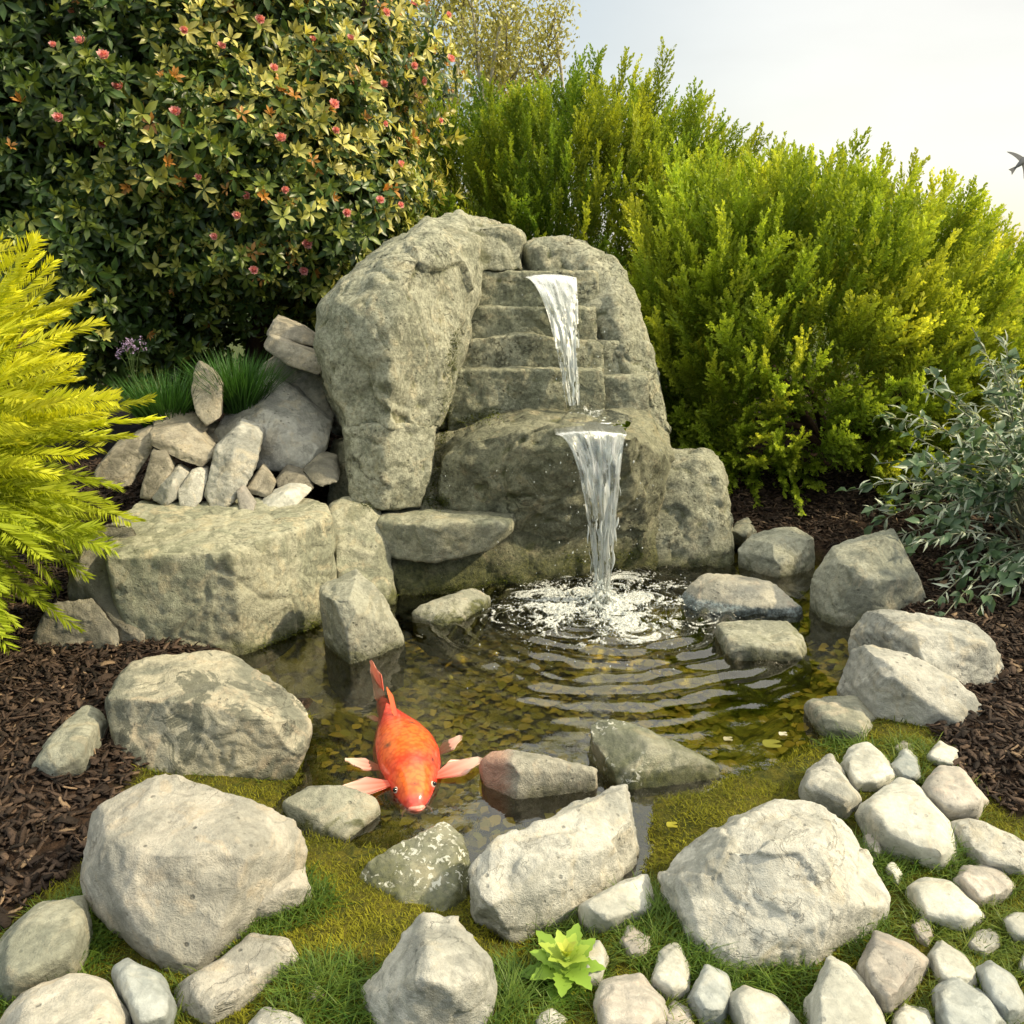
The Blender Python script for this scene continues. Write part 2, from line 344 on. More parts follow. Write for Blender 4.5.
def water_mat():
    t = NT('pond_water'); pos = t.n('NewGeometry').outputs['Position']
    b = t.bump(t.noise(pos, 28, 3), .08, .01)
    fr = t.n('Fresnel', i_IOR=1.75, i_Normal=b).outputs[0]
    tr = t.n('BsdfTransparent', i_Color=(.94, .93, .78)); gl = t.n('BsdfGlossy', i_Roughness=.03, i_Color=(1, 1, 1), i_Normal=b)
    m = t.n('MixShader', i_0=t.math('MULTIPLY', fr, 1.25, True)); t.inp(m.inputs[1], tr.outputs[0]); t.inp(m.inputs[2], gl.outputs[0])
    return t.done(m.outputs[0])
WATER = water_mat()
tag(link('pond_water', me, WATER), kind='structure')

# ------------------------------------------------------------------ stones
def hull_bm(groups):
    bm = bmesh.new()
    for pts in groups:
        b2 = bmesh.new(); vs = [b2.verts.new(p) for p in pts]
        r = bmesh.ops.convex_hull(b2, input=vs)
        dead = [g for g in r['geom_interior'] if isinstance(g, bmesh.types.BMVert)] + [g for g in r['geom_unused'] if isinstance(g, bmesh.types.BMVert)]
        bmesh.ops.delete(b2, geom=list(set(dead)), context='VERTS')
        bmesh.ops.recalc_face_normals(b2, faces=b2.faces)
        mp = {v: bm.verts.new(v.co) for v in b2.verts}
        for f in b2.faces:
            try: bm.faces.new([mp[v] for v in f.verts])
            except ValueError: pass
        b2.free()
    return bm
SEED = [100]
def carve(name, groups, voxel, rnd=4, big=.035, chip=.02, fine=.006, chip_scale=None, layers=0.0, crack=0.0, cuts=26, cut=.055):
    """hulls -> one closed skin, edges worn round, then broken and pitted"""
    SEED[0] += 1; sd = SEED[0]
    bm = hull_bm(groups); me0 = bpy.data.meshes.new('tmp'); bm.to_mesh(me0); bm.free()
    o = bpy.data.objects.new('tmp', me0); COL.objects.link(o)
    md = o.modifiers.new('r', 'REMESH'); md.mode = 'VOXEL'; md.voxel_size = voxel
    dg = bpy.context.evaluated_depsgraph_get(); dg.update()
    me = bpy.data.meshes.new_from_object(o.evaluated_get(dg)); bpy.data.objects.remove(o); bpy.data.meshes.remove(me0)
    n = len(me.vertices); co = np.empty(n * 3); me.vertices.foreach_get('co', co); co = co.reshape(-1, 3)
    ed = np.empty(len(me.edges) * 2, np.int32); me.edges.foreach_get('vertices', ed); ed = ed.reshape(-1, 2)
    deg = np.bincount(ed.ravel(), minlength=n)[:, None] + 1e-9
    def lap(v):
        a = np.zeros_like(v)
        for k in range(v.shape[1]):
            a[:, k] = np.bincount(ed[:, 0], v[ed[:, 1], k], n) + np.bincount(ed[:, 1], v[ed[:, 0], k], n)
        return a / deg
    for k in range(rnd): co = co + .6 * (lap(co) - co)
    def normals():
        me.vertices.foreach_set('co', co.ravel()); me.update()
        nn = np.empty(n * 3, np.float32); me.vertices.foreach_get('normal', nn); return nn.reshape(-1, 3).astype(float)
    ext = co.max(0) - co.min(0); L = float(np.sort(ext)[1:].mean())
    rs = np.random.default_rng(sd)                                  # flat breaks: slice shallow planes off the outside
    for k in range(cuts):
        nv = rs.normal(size=3); nv[1] -= .7; nv[2] += .6; nv /= np.linalg.norm(nv); dt = co @ nv
        sup = dt.max(); lim = sup - L * cut * rs.uniform(.15, 1.0) + .012 * L * (fbm(co / L * 5 + k * 7.7, 2, sd + k) if L > .12 else 0)
        over = np.maximum(dt - lim, 0); co = co - nv * over[:, None] * .97
    nr = normals()
    q = co / L + sd * 3.7
    cs = chip_scale or 3.2
    d = big * L * fbm(q * 1.7, 3, sd) + chip * L * facets(q * cs + .35 * fbm(q * 3, 2, sd + 1)[:, None], sd) + chip * .45 * L * facets(q * cs * 2.4, sd + 3)
    rid = 1 - np.abs(fbm(q * 5, 3, sd + 5)) * 2
    d += fine * L * (1.3 * fbm(q * 9, 4, sd + 2) + .5 * rid + .6 * facets(q * 13 + .3 * fbm(q * 20, 2, sd + 6)[:, None], sd + 7))
    if layers:                                                     # bedding planes
        s = (co[:, 2] + .25 * co[:, 0] + .02 * fbm(q * 2, 2, sd)) / (L * .09); fr = s - np.floor(s)
        d += layers * L * (np.abs(fr - .5) - .25) * (1 + fbm(q * 3, 2, sd + 9))
    if crack:
        c = np.abs(fbm(q * 1.6, 3, sd + 11)); d -= crack * L * np.exp(-(c / .025) ** 2)
    co = co + nr * d[:, None]
    c0 = lap(co)
    c0 = co + .35 * (c0 - co); co = c0
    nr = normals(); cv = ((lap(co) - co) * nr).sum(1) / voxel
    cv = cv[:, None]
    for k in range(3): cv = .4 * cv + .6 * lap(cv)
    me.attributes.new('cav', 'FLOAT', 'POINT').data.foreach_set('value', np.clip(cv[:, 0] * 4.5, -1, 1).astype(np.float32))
    me.polygons.foreach_set('use_smooth', np.ones(len(me.polygons), bool))
    me.name = name
    return me
def place(name, me, mat, parent=None):
    n = len(me.vertices); co = np.empty(n * 3, np.float32); me.vertices.foreach_get('co', co); co = co.reshape(-1, 3)
    c = np.array([co[:, 0].mean(), co[:, 1].mean(), co[:, 2].min()])
    if parent is None:
        me.vertices.foreach_set('co', (co - c).ravel()); me.update(); return link(name, me, mat, None, c)
    me.vertices.foreach_set('co', (co - np.array(parent.location)).ravel()); me.update(); return link(name, me, mat, parent)

def stone_pts(outline, h, z0=.03, zb=-.05, ridge=(), inner=.62, ih=1.0, grow=1.03):
    o = [p for p in outline]; xy = np.array([p[:2] for p in o], float); c = xy.mean(0)
    xy = c + (xy - c) * grow
    y0, y1 = xy[:, 1].min(), xy[:, 1].max(); pts = []
    for k, p in enumerate(o):
        t = (xy[k, 1] - y0) / (y1 - y0)
        z = p[2] if len(p) == 3 else z0 - .008 + h * .72 * (1 - t) ** .8
        pts.append(P(xy[k, 0], xy[k, 1], z))
    base = list(pts)
    if ridge:
        for a, b, z in ridge: pts.append(P(c[0] + (a - c[0]) * grow, c[1] + (b - c[1]) * grow, z))
    elif inner:
        for k in range(len(o)):
            q = c + (xy[k] - c) * inner - np.array([0, .06 * (y1 - y0)])
            pts.append(P(q[0], q[1], z0 + h * ih * (1 - .12 * ((k * 37) % 5) / 4)))
    m = np.mean(pts, 0)
    for p in base:
        if p[2] > zb + .01: pts.append(np.array([m[0] + (p[0] - m[0]) * .86, m[1] + (p[1] - m[1]) * .86 + .0, zb]))
    return pts
def stone(label, outline, h, mat, group, name='stone', cat='stone', z0=.03, zb=-.05, ridge=(), rnd=None, big=.03, chip=.022, fine=.006, vox=None, inner=.62, layers=0, crack=0, cut=.045, **kw):
    pts = stone_pts(outline, h, z0, zb, ridge, inner, **kw)
    a = np.array(pts); L = np.sort(a.max(0) - a.min(0))[1:].mean()
    v = vox or float(np.clip(L / 46, .0022, .009))
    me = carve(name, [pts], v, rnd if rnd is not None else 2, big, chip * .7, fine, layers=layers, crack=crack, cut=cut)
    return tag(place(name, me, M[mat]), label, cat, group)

GP = 'pale boulders edging the pond'; GL = 'loose pebbles in the grass'; GW = 'stones standing in the water'; GB = 'stones by the bark mulch'; GU = 'rubble heaped on the square block'
# --- boulders round the pond
def boulder(label, pts, mat, group, zb=-.06, name='boulder', cat='boulder', rnd=1, big=.012, chip=.010, fine=.0055, vox=.0052, crack=.008, cut=.085, cuts=15, layers=0, shrink=.9):
    w = [P(*p) for p in pts]; m = np.mean(w, 0)
    w += [np.array([m[0] + (p[0] - m[0]) * shrink, m[1] + (p[1] - m[1]) * shrink, zb]) for p in w if p[2] > zb + .01]
    m2 = np.mean(w, 0); w = [m2 + (p - m2) * 1.025 for p in w]
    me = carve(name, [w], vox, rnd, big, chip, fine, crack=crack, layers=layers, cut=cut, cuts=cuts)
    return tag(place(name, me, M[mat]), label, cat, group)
boulder('large mottled boulder with a sunlit flat top, just below the square block',
        [(109, 678, .17), (118, 666, .18), (175, 650, .21), (228, 653, .21), (300, 688, .17), (310, 722, .11), (307, 772, 0), (200, 790, 0), (106, 788, 0), (110, 690, .19), (160, 702, .19), (250, 712, .19), (296, 736, .12)], 'slope', GP)
boulder('big cream slab of rock pitted with dark specks, leaning over smaller stones at lower left',
        [(78, 885, .08), (92, 832, .16), (100, 796, .2), (165, 775, .23), (237, 789, .21), (292, 820, .16), (309, 848, .11), (256, 907, .08), (216, 953, .05), (186, 978, .02), (128, 953, .03), (83, 914, .04),
         (112, 856, .21), (150, 905, .18), (195, 932, .13), (232, 860, .21)], 'cream', GP, zb=-.03, shrink=.8)
stone('wedge of pale stone poking out beneath the big cream slab', [(225, 915), (240, 870), (300, 858), (313, 890), (262, 914)], .06, 'cream', GP, z0=.04)
boulder('largest front boulder, pale and broad topped, among the white pebbles',
        [(660, 872, .09), (676, 848, .13), (722, 808, .18), (762, 795, .19), (802, 798, .19), (843, 820, .17), (873, 850, .13), (897, 895, .09), (862, 928, .05), (800, 958, .03), (750, 990, .02), (712, 962, .02), (678, 917, .03),
         (690, 905, .12), (742, 945, .09), (822, 912, .15), (878, 900, .1), (760, 860, .21), (820, 850, .2)], 'pale', GP, chip=.022)
boulder('long angular grey boulder between the wet triangular stone and the largest front boulder',
        [(470, 862, .11), (500, 838, .13), (560, 805, .14), (615, 776, .14), (642, 790, .12), (641, 850, .05), (622, 882, .02), (560, 918, .02), (500, 948, .0), (476, 912, .04), (488, 898, .11), (556, 868, .13), (628, 842, .1)], 'pale', GP, chip=.024)
boulder('upright pale boulder with a pointed top at the bottom edge between grass and moss',
        [(352, 1003, .04), (393, 960, .1), (423, 913, .15), (457, 917, .15), (495, 960, .12), (491, 1000, .08), (480, 1050, .02), (365, 1050, .02), (430, 975, .17), (460, 985, .15), (400, 1000, .12)], 'pale', GP, chip=.026)
boulder('sloping wet stone with a glittering mossy right flank in the pond',
        [(581, 730, .07), (611, 712, .11), (660, 735, .09), (722, 768, .02), (702, 784, .01), (640, 788, .01), (604, 782, .0), (592, 752, .05), (640, 752, .085)], 'wetstone', GW, zb=-.12, vox=.006)
boulder('flat stone with a reddish broken end, beside the koi',
        [(478, 752, .06), (505, 746, .08), (592, 756, .07), (602, 773, .045), (572, 784, .01), (510, 800, .0), (488, 780, .03), (520, 765, .08)], 'redend', GW, zb=-.1, vox=.0055)
boulder('dark wet stone touching the koi fin on its left',
        [(281, 797, .045), (300, 784, .06), (345, 784, .06), (383, 800, .03), (346, 841, .0), (300, 827, .01), (330, 812, .05)], 'pond', GW, zb=-.08, vox=.005)
boulder('wet triangular stone with white glints below the koi',
        [(348, 872, .038), (395, 845, .056), (441, 821, .07), (462, 824, .06), (471, 860, .045), (464, 898, .03), (440, 905, .03), (388, 894, .03), (430, 862, .066)], 'wetstone', GW, zb=-.08, vox=.005, chip=.012)
boulder('long low rock with a wet blue-grey waterline, right of the splash',
        [(675, 597, .02), (710, 569, .085), (745, 577, .085), (772, 583, .07), (806, 611, .015), (795, 617, 0), (700, 611, 0), (730, 592, .08)], 'banded', GW, zb=-.15, vox=.0065)
boulder('flat table-like stone with a squared edge in the water',
        [(716, 624, .045), (722, 620, .05), (787, 621, .05), (819, 648, .04), (815, 658, .0), (729, 658, .0), (733, 647, .045), (800, 645, .048)], 'grey', GW, zb=-.15, vox=.006, chip=.012, big=.012)
boulder('upright jagged stone at the water edge, right of the square block',
        [(319, 580, .22), (346, 564, .25), (366, 567, .24), (392, 600, .14), (406, 631, .04), (371, 655, 0), (338, 643, 0), (322, 610, .08), (345, 600, .21), (380, 625, .1)], 'grey', GW, zb=-.15)
boulder('small sunken stone under the ledge, wet and half green',
        [(411, 608, .03), (470, 586, .06), (493, 597, .03), (446, 628, .0), (418, 622, .0), (450, 600, .055)], 'pond', GW, zb=-.12, vox=.006)
boulder('big faceted grey boulder under the silvery shrub',
        [(810, 580, .12), (834, 547, .22), (880, 528, .27), (903, 533, .27), (917, 570, .2), (934, 606, .06), (915, 620, .02), (860, 615, .01), (813, 598, .02), (890, 560, .24), (870, 600, .1), (840, 575, .18)], 'grey', GP, zb=-.1)
boulder('squat grey boulder between the fountain base and the big faceted boulder',
        [(738, 548, .08), (752, 534, .13), (790, 525, .14), (817, 540, .11), (820, 562, .03), (780, 580, -.01), (740, 568, 0), (778, 545, .13)], 'grey', GP, zb=-.12)
stone('small dark stone tucked behind the squat boulder', [(728, 532), (736, 521), (750, 514), (759, 530), (745, 537)], .06, 'grey', GP, z0=.04)
boulder('long tilted slab in front, lying on the right bank',
        [(838, 690, .02), (846, 664, .1), (860, 638, .16), (882, 638, .17), (962, 685, .12), (994, 716, .05), (986, 738, .02), (950, 733, .01), (900, 718, .0), (858, 702, .0), (880, 668, .17), (940, 712, .08)], 'pale', GP, layers=.012)
boulder('long slab with ragged face lying behind the tilted slab on the right bank',
        [(850, 628, .12), (870, 610, .18), (892, 610, .19), (977, 623, .19), (1002, 650, .15), (1024, 682, .06), (1017, 701, .02), (980, 702, .02), (930, 680, .03), (858, 642, .05), (930, 645, .19)], 'pale', GP, layers=.012)
stone('low mossy-sided stone in the shallows below the tilted slab', [(804, 699), (860, 696), (876, 715), (872, 742), (840, 735), (818, 727)], .05, 'pond', GW, z0=.01)
boulder('dim boulder lying in shade beneath the golden bush', [(16, 658, .03), (30, 620, .15), (55, 600, .2), (92, 598, .2), (120, 630, .12), (106, 648, .03), (60, 664, .01)], 'dark', GB, zb=-.03)
boulder('rounded mossy boulder wedged behind the square block on its left', [(63, 560, .3), (72, 535, .36), (105, 522, .38), (140, 530, .36), (145, 660, .03), (112, 630, .03), (80, 600, .12)], 'dark', GB, zb=-.03)
stone('small leaning stone alone on the bark mulch at left', [(28, 772), (55, 735), (75, 711), (92, 704), (107, 720), (100, 738), (84, 767), (42, 782)], .09, 'grey', GB, z0=.05, rnd=3)
# --- bottom edge and pebbles: (label, outline, height, material)
for lab, ol, h, mt in [
    ('smooth grey-green stone at far lower left, half in grass', [(-5, 950), (40, 903), (82, 898), (87, 925), (77, 962), (20, 988), (-5, 1003)], .09, 'grey'),
    ('rounded cream stone at the bottom left corner', [(2, 1022), (28, 990), (75, 974), (107, 984), (130, 1015), (125, 1060), (5, 1060)], .09, 'cream'),
    ('bluish stone beside the rounded cream corner stone', [(114, 970), (130, 958), (162, 975), (175, 1005), (172, 1026), (140, 1034), (118, 1000)], .07, 'blue'),
    ('flat cream slab tilted in the grass under the big pitted slab', [(178, 985), (250, 936), (262, 944), (285, 940), (294, 960), (232, 1012), (200, 1028), (183, 1012)], .05, 'cream'),
    ('lone pinkish oval pebble on the moss', [(301, 978), (308, 973), (319, 982), (327, 997), (320, 1007), (308, 1004)], .025, 'pink'),
    ('half-cut pale pebble at the bottom edge left of the upright boulder', [(247, 1026), (265, 1009), (290, 1011), (308, 1026), (295, 1044), (255, 1044)], .035, 'pale'),
    ('white oblong stone lying against the edge of the long angular boulder', [(578, 905), (612, 888), (645, 875), (653, 895), (652, 912), (602, 927), (585, 920)], .045, 'white'),
    ('little pinkish stone right of the rosette plant, above the knobbly white pebble', [(620, 942), (630, 926), (653, 940), (649, 957), (630, 960)], .03, 'pink'),
    ('knobbly white pebble left of the bluish oval pebble', [(650, 985), (659, 952), (675, 944), (688, 965), (690, 990), (672, 996), (658, 990)], .045, 'white'),
    ('pale pebble touching the rosette plant on its right', [(578, 950), (600, 940), (609, 962), (602, 982), (585, 987)], .035, 'white'),
    ('grey mottled stone on the bottom edge below the rosette plant', [(595, 1005), (604, 981), (640, 976), (662, 1000), (667, 1026), (642, 1050), (600, 1050)], .06, 'pink'),
    ('small two-toned pebble on the bottom edge, right of the mottled stone', [(663, 1015), (675, 1002), (690, 1009), (699, 1032), (680, 1040), (665, 1032)], .03, 'pink'),
    ('slate-blue oval pebble at the foot of the largest boulder', [(688, 1000), (706, 965), (726, 975), (734, 1000), (726, 1017), (700, 1020)], .05, 'blue'),
    ('smooth white stone right of the slate-blue oval pebble', [(728, 1000), (745, 986), (780, 997), (800, 1024), (793, 1050), (745, 1044)], .055, 'white'),
    ('tall greenish-white stone with a ridge at the bottom edge', [(808, 1000), (830, 958), (856, 974), (882, 1005), (892, 1050), (812, 1050)], .09, 'white'),
    ('large rounded grey-pink cobble right of the ridged white stone', [(857, 965), (875, 932), (905, 943), (927, 962), (917, 987), (890, 1013), (868, 1000)], .08, 'pink'),
    ('pale cobble on the bottom edge below the grey-pink cobble', [(889, 1020), (905, 1003), (928, 1009), (937, 1030), (930, 1050), (895, 1050)], .05, 'white'),
    ('white wedge-shaped stone above the pale blue cobble', [(928, 955), (940, 939), (962, 955), (984, 980), (976, 992), (940, 983)], .05, 'white'),
    ('pale blue cobble veined with white at the bottom right', [(932, 990), (955, 975), (986, 995), (1008, 1026), (995, 1055), (945, 1050)], .065, 'blue'),
    ('dark bluish oval cobble by the right frame edge', [(977, 972), (990, 961), (1011, 975), (1026, 1000), (1030, 1015), (1011, 1024), (990, 1005)], .06, 'blue'),
    ('broad smooth light grey cobble right of the largest boulder', [(908, 888), (922, 879), (950, 884), (976, 905), (987, 918), (966, 928), (922, 922)], .05, 'white'),
    ('flattish pinkish stone near the right edge above a round pebble', [(954, 880), (965, 866), (996, 866), (1017, 885), (1011, 897), (980, 904)], .045, 'pink'),
    ('round pale pebble alone in moss near the right edge', [(965, 945), (974, 932), (990, 929), (1002, 936), (1002, 946), (985, 957)], .03, 'pale'),
    ('shiny pebble cut by the right frame edge', [(1003, 920), (1015, 913), (1034, 916), (1034, 942), (1015, 940)], .04, 'white'),
    ('round tan pebble cut by the right frame edge', [(1017, 968), (1024, 953), (1040, 958), (1038, 978)], .03, 'pale'),
    ('long grey stone with a rosy spot at the mulch border', [(953, 825), (970, 820), (1012, 837), (1034, 850), (1032, 878), (990, 868), (964, 851)], .055, 'pale'),
    ('plump grey cobble beside the bark mulch', [(922, 790), (940, 766), (962, 769), (987, 800), (982, 814), (950, 812), (926, 800)], .07, 'pink'),
    ('bright white stone, largest of the pebbles right of the big boulder', [(857, 810), (880, 795), (900, 781), (917, 784), (947, 820), (960, 855), (952, 870), (910, 857), (878, 840)], .075, 'white'),
    ('rounded white pebble between two smaller stones at the shore', [(841, 765), (850, 748), (868, 743), (890, 765), (898, 778), (880, 787), (853, 789)], .055, 'white'),
    ('pointed pale stone at the shore above the largest boulder', [(802, 790), (807, 770), (831, 755), (847, 780), (860, 800), (852, 814), (823, 802)], .07, 'pale'),
    ('small blue-grey stone right of the rounded white pebble', [(889, 765), (905, 749), (919, 759), (923, 780), (905, 784)], .045, 'blue'),
    ('tiny pink pebble peeking over the small blue-grey stone', [(891, 748), (903, 739), (916, 747), (914, 755), (900, 755)], .02, 'pink'),
    ('small white stone in grass near the right bark mulch', [(925, 757), (940, 741), (959, 750), (958, 767), (943, 767)], .04, 'white'),
    ('half hidden grey pebble at the right shoulder of the largest boulder', [(863, 836), (874, 831), (884, 842), (882, 858), (868, 852)], .03, 'pink'),
    ('tiny white chip in grass right of the largest boulder', [(884, 867), (893, 861), (904, 875), (899, 884)], .025, 'white'),
    ('small rose-brown pebble left of the white wedge stone', [(910, 925), (925, 916), (936, 935), (931, 948), (917, 940)], .035, 'pink'),
    ('small tan pebble on the bottom edge under the rosette plant', [(532, 1020), (550, 1008), (568, 1020), (560, 1036), (540, 1036)], .03, 'pale')]:
    stone(lab, ol, h, mt, GL, 'pebble' if h < .06 else 'cobble', 'pebble' if h < .06 else 'stone', rnd=5, chip=.012, fine=.005, big=.04, inner=.70, cut=.02, grow=1.085)

# --- square block, filler and ledge
def placed(label, groups, mat, name, cat, group=None, vox=.010, rnd=4, **kw):
    kw = {**dict(cuts=14, cut=.02), **kw}
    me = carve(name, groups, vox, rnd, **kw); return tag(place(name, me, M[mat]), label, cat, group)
GW2 = 'hewn rocks walling the pond'
J = [P(106, 557, .33), P(231, 552, .35), P(332, 517, .34), P(326, 504, .35), P(112, 520, .35), P(140, 500, .36), P(310, 498, .35), P(134, 664, .0), P(242, 667, -.05), P(329, 634, -.05)]
J += [np.array([p[0], p[1] + .05, -.15]) for p in J]
placed('great square-cut block with a flat top left of the pond', [J], 'block', 'rock_block', 'rock', GW2, vox=.0075, rnd=1, big=.007, chip=.008, fine=.0065, crack=.012, layers=.004, cuts=6, cut=.012)
q = lambda L: [Q(*p) for p in L]
placed('narrow rough rock filling the gap right of the square block',
       [q([(331, 507, 3.0), (352, 497, 3.12), (377, 508, 3.05), (388, 556, 2.97), (396, 612, 2.88), (338, 615, 2.8), (334, 560, 2.88), (335, 500, 3.5), (385, 505, 3.5), (395, 600, 3.3), (335, 600, 3.3)])],
       'block', 'wall_rock', 'rock', GW2, big=.02, chip=.016, fine=.008, cut=.025, rnd=2)
placed('flat ledge stone jutting over the water below the tall pillar',
       [q([(377, 512, 3.12), (400, 502, 3.3), (500, 504, 3.3), (520, 512, 3.14), (379, 521, 3.0), (440, 521, 2.93), (507, 523, 2.98), (388, 557, 3.0), (430, 564, 2.96), (482, 552, 2.99), (512, 535, 3.03), (400, 545, 3.3), (500, 540, 3.3)])],
       'block', 'ledge_stone', 'rock', GW2, big=.015, chip=.016, fine=.007, rnd=2, cut=.025)

# --- the fountain
FNT = empty('rock_fountain', P(560, 560, 0))
tag(FNT, 'tall stepped rock fountain with water spilling over its ledges', 'fountain')
def fpart(name, groups, mat, vox=.011, label=None, **kw):
    kw = {**dict(rnd=2, big=.02, chip=.022, fine=.010, crack=.014, cuts=18, cut=.03), **kw}
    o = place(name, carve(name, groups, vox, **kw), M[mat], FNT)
    if label: o['label'] = label
    return o
fpart('pillar', [q([(312, 318, 3.28), (325, 296, 3.3), (400, 258, 3.25), (440, 258, 3.35), (473, 270, 3.55), (452, 360, 3.35), (440, 428, 3.22), (347, 432, 3.12), (330, 380, 3.18), (392, 430, 3.05), (396, 330, 3.08), (350, 310, 3.16),
                    (365, 260, 3.6), (428, 215, 3.75), (462, 211, 3.85), (500, 222, 3.9), (330, 300, 3.7), (335, 430, 3.7), (450, 430, 3.75), (490, 270, 3.9)]), q([(470, 226, 3.72), (514, 224, 3.78), (525, 240, 3.78), (523, 272, 3.74), (472, 272, 3.70), (478, 222, 4.1), (525, 235, 4.1), (522, 272, 4.1), (475, 272, 4.1)]), q([(340, 400, 3.25), (440, 400, 3.3), (345, 470, 3.2), (432, 470, 3.22), (345, 400, 3.6), (440, 400, 3.6), (345, 520, 3.4), (430, 520, 3.4)])], 'cliff', label='tall sunlit pillar rock', vox=.0095, crack=.010, cuts=9, cut=.022, chip=.013, fine=.009, rnd=1)
fpart('pillar_foot', [q([(343, 426, 3.14), (386, 422, 3.06), (438, 426, 3.18), (431, 470, 3.14), (421, 508, 3.1), (386, 511, 3.04), (352, 504, 3.08), (347, 430, 3.6), (432, 430, 3.6), (350, 500, 3.5), (420, 505, 3.5)])], 'cliff', vox=.008, rnd=1, cuts=10, cut=.02, chip=.010, big=.012)
fpart('core', [q([(335, 440, 3.32), (440, 430, 3.4), (660, 450, 3.45), (335, 560, 3.15), (400, 600, 3.1), (650, 560, 3.4), (335, 440, 3.9), (660, 450, 3.95), (335, 560, 3.7), (650, 560, 3.8)])], 'basin')
fpart('shoulder_boulder', [q([(524, 239, 3.84), (575, 239, 3.84), (610, 254, 3.82), (636, 290, 3.78), (649, 340, 3.75), (656, 390, 3.7), (672, 436, 3.66), (610, 440, 3.74), (560, 300, 3.9), (530, 275, 3.9), (615, 300, 3.70), (632, 370, 3.62),
                              (540, 240, 4.3), (620, 270, 4.3), (645, 340, 4.3), (665, 430, 4.3), (540, 430, 4.3)])], 'cliff', label='rounded dark boulder on the right shoulder')
def step(x0, x1, y0, y1, Yf, xb=6, wob=0, lip=.02, mat='steps', back=.5):
    a = [(x0, y0, Yf), (x0 + (x1 - x0) * .45, y0 - wob, Yf - lip), (x1, y0, Yf), (x0 - 2, y1 + 4, Yf - .01), (x1 + 2, y1 + 4, Yf - .01)]
    w = q(a)
    w += [np.array([p[0] * 1.0, p[1] + back, p[2]]) for p in w]
    fpart('step', [w], mat, vox=.0062, rnd=1, big=.010, chip=.008, fine=.007, crack=.006, cuts=8, cut=.018)
step(471, 598, 271, 308, 3.735); step(461, 597, 307, 340, 3.67); step(451, 603, 343, 372, 3.59, wob=9); step(450, 604, 370, 432, 3.50)
step(590, 622, 341, 385, 3.66, mat='cliff'); step(601, 648, 377, 420, 3.58, mat='cliff')
fpart('inner_wall', [q([(440, 300, 3.85), (600, 280, 3.85), (440, 440, 3.66), (660, 440, 3.7), (470, 262, 3.9), (590, 265, 3.9), (440, 300, 4.2), (600, 280, 4.2), (440, 440, 4.2), (660, 440, 4.2)])], 'steps')
fpart('basin_boulder', [q([(560, 434, 3.02), (590, 436, 3.0), (628, 436, 3.02), (545, 424, 3.06), (482, 432, 3.1), (440, 456, 3.16), (446, 436, 3.5), (500, 412, 3.56), (560, 405, 3.6), (640, 408, 3.58), (664, 425, 3.45),
                           (674, 452, 3.3), (666, 475, 3.28), (434, 520, 3.14), (500, 545, 3.15), (575, 540, 3.17), (650, 530, 3.26), (585, 470, 3.03), (500, 470, 3.08), (440, 500, 3.7), (660, 480, 3.7)])], 'basin', label='wet basin ledge')
fpart('lower_wall', [q([(435, 465, 3.26), (660, 465, 3.34), (655, 570, 3.30), (560, 585, 3.2), (500, 600, 3.08), (398, 622, 2.92), (384, 540, 3.06), (386, 515, 3.12), (386, 515, 3.7), (660, 465, 3.8), (660, 570, 3.7), (400, 600, 3.5)])], 'basin', label='dark wet back wall above the waterline')
fpart('base_boulder', [q([(636, 500, 3.36), (664, 449, 3.42), (700, 449, 3.42), (723, 468, 3.40), (731, 500, 3.38), (733, 580, 3.30), (648, 582, 3.28), (690, 520, 3.32), (650, 450, 3.9), (715, 455, 3.9), (725, 570, 3.8), (650, 570, 3.8)])], 'cliff', chip=.022)

# --- rubble on the block
def rub(label, L, mat, back=.16, name='stone', rnd=0, vox=.0044, chip=.010, **kw):
    w = q(L); w += [np.array([p[0] * (1 + back * .2), p[1] + back, p[2]]) for p in w]
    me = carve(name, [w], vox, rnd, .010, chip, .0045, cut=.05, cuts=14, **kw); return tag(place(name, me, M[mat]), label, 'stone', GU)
rub('largest rubble boulder, a grey wedge with a peaked top', [(210, 430, 3.3), (268, 376, 3.5), (290, 385, 3.5), (332, 427, 3.35), (326, 452, 3.25), (303, 472, 3.2), (265, 470, 3.2), (225, 467, 3.22), (262, 420, 3.22), (315, 446, 3.18)], 'pale', .2, 'boulder', vox=.008)
rub('tall pale stone propped upright against the largest rubble boulder', [(202, 502, 2.93), (214, 450, 3.05), (240, 423, 3.14), (263, 430, 3.14), (259, 462, 3.05), (241, 496, 2.95), (225, 512, 2.9), (206, 510, 2.91), (232, 460, 2.99)], 'pale', .1, layers=.012)
rub('bright white flat stone at the front of the rubble', [(255, 511, 2.92), (268, 495, 2.98), (290, 486, 3.02), (313, 489, 3.02), (297, 505, 2.95), (262, 514, 2.91), (285, 493, 2.95)], 'white', .06)
rub('little stub of stone between the tall pale stone and the white flat stone', [(236, 492, 2.93), (243, 486, 2.95), (256, 507, 2.9), (253, 516, 2.88), (240, 513, 2.89)], 'pink', .05, vox=.004)
rub('upright buff stone, leftmost of the three at the block edge', [(139, 498, 2.96), (151, 452, 3.04), (166, 452, 3.04), (173, 470, 3.0), (161, 487, 2.96), (149, 501, 2.94)], 'brown', .09, vox=.005)
rub('squat faceted stone in the middle of the three at the block edge', [(149, 498, 2.95), (164, 479, 2.98), (178, 467, 3.02), (189, 474, 3.02), (181, 496, 2.95), (165, 508, 2.91), (172, 482, 2.94)], 'pale', .08, vox=.005)
rub('forked pale stone, rightmost of the three at the block edge', [(177, 491, 2.95), (190, 474, 2.98), (203, 467, 3.02), (209, 474, 3.02), (201, 501, 2.93), (193, 510, 2.9), (180, 509, 2.9)], 'pale', .07, vox=.005)
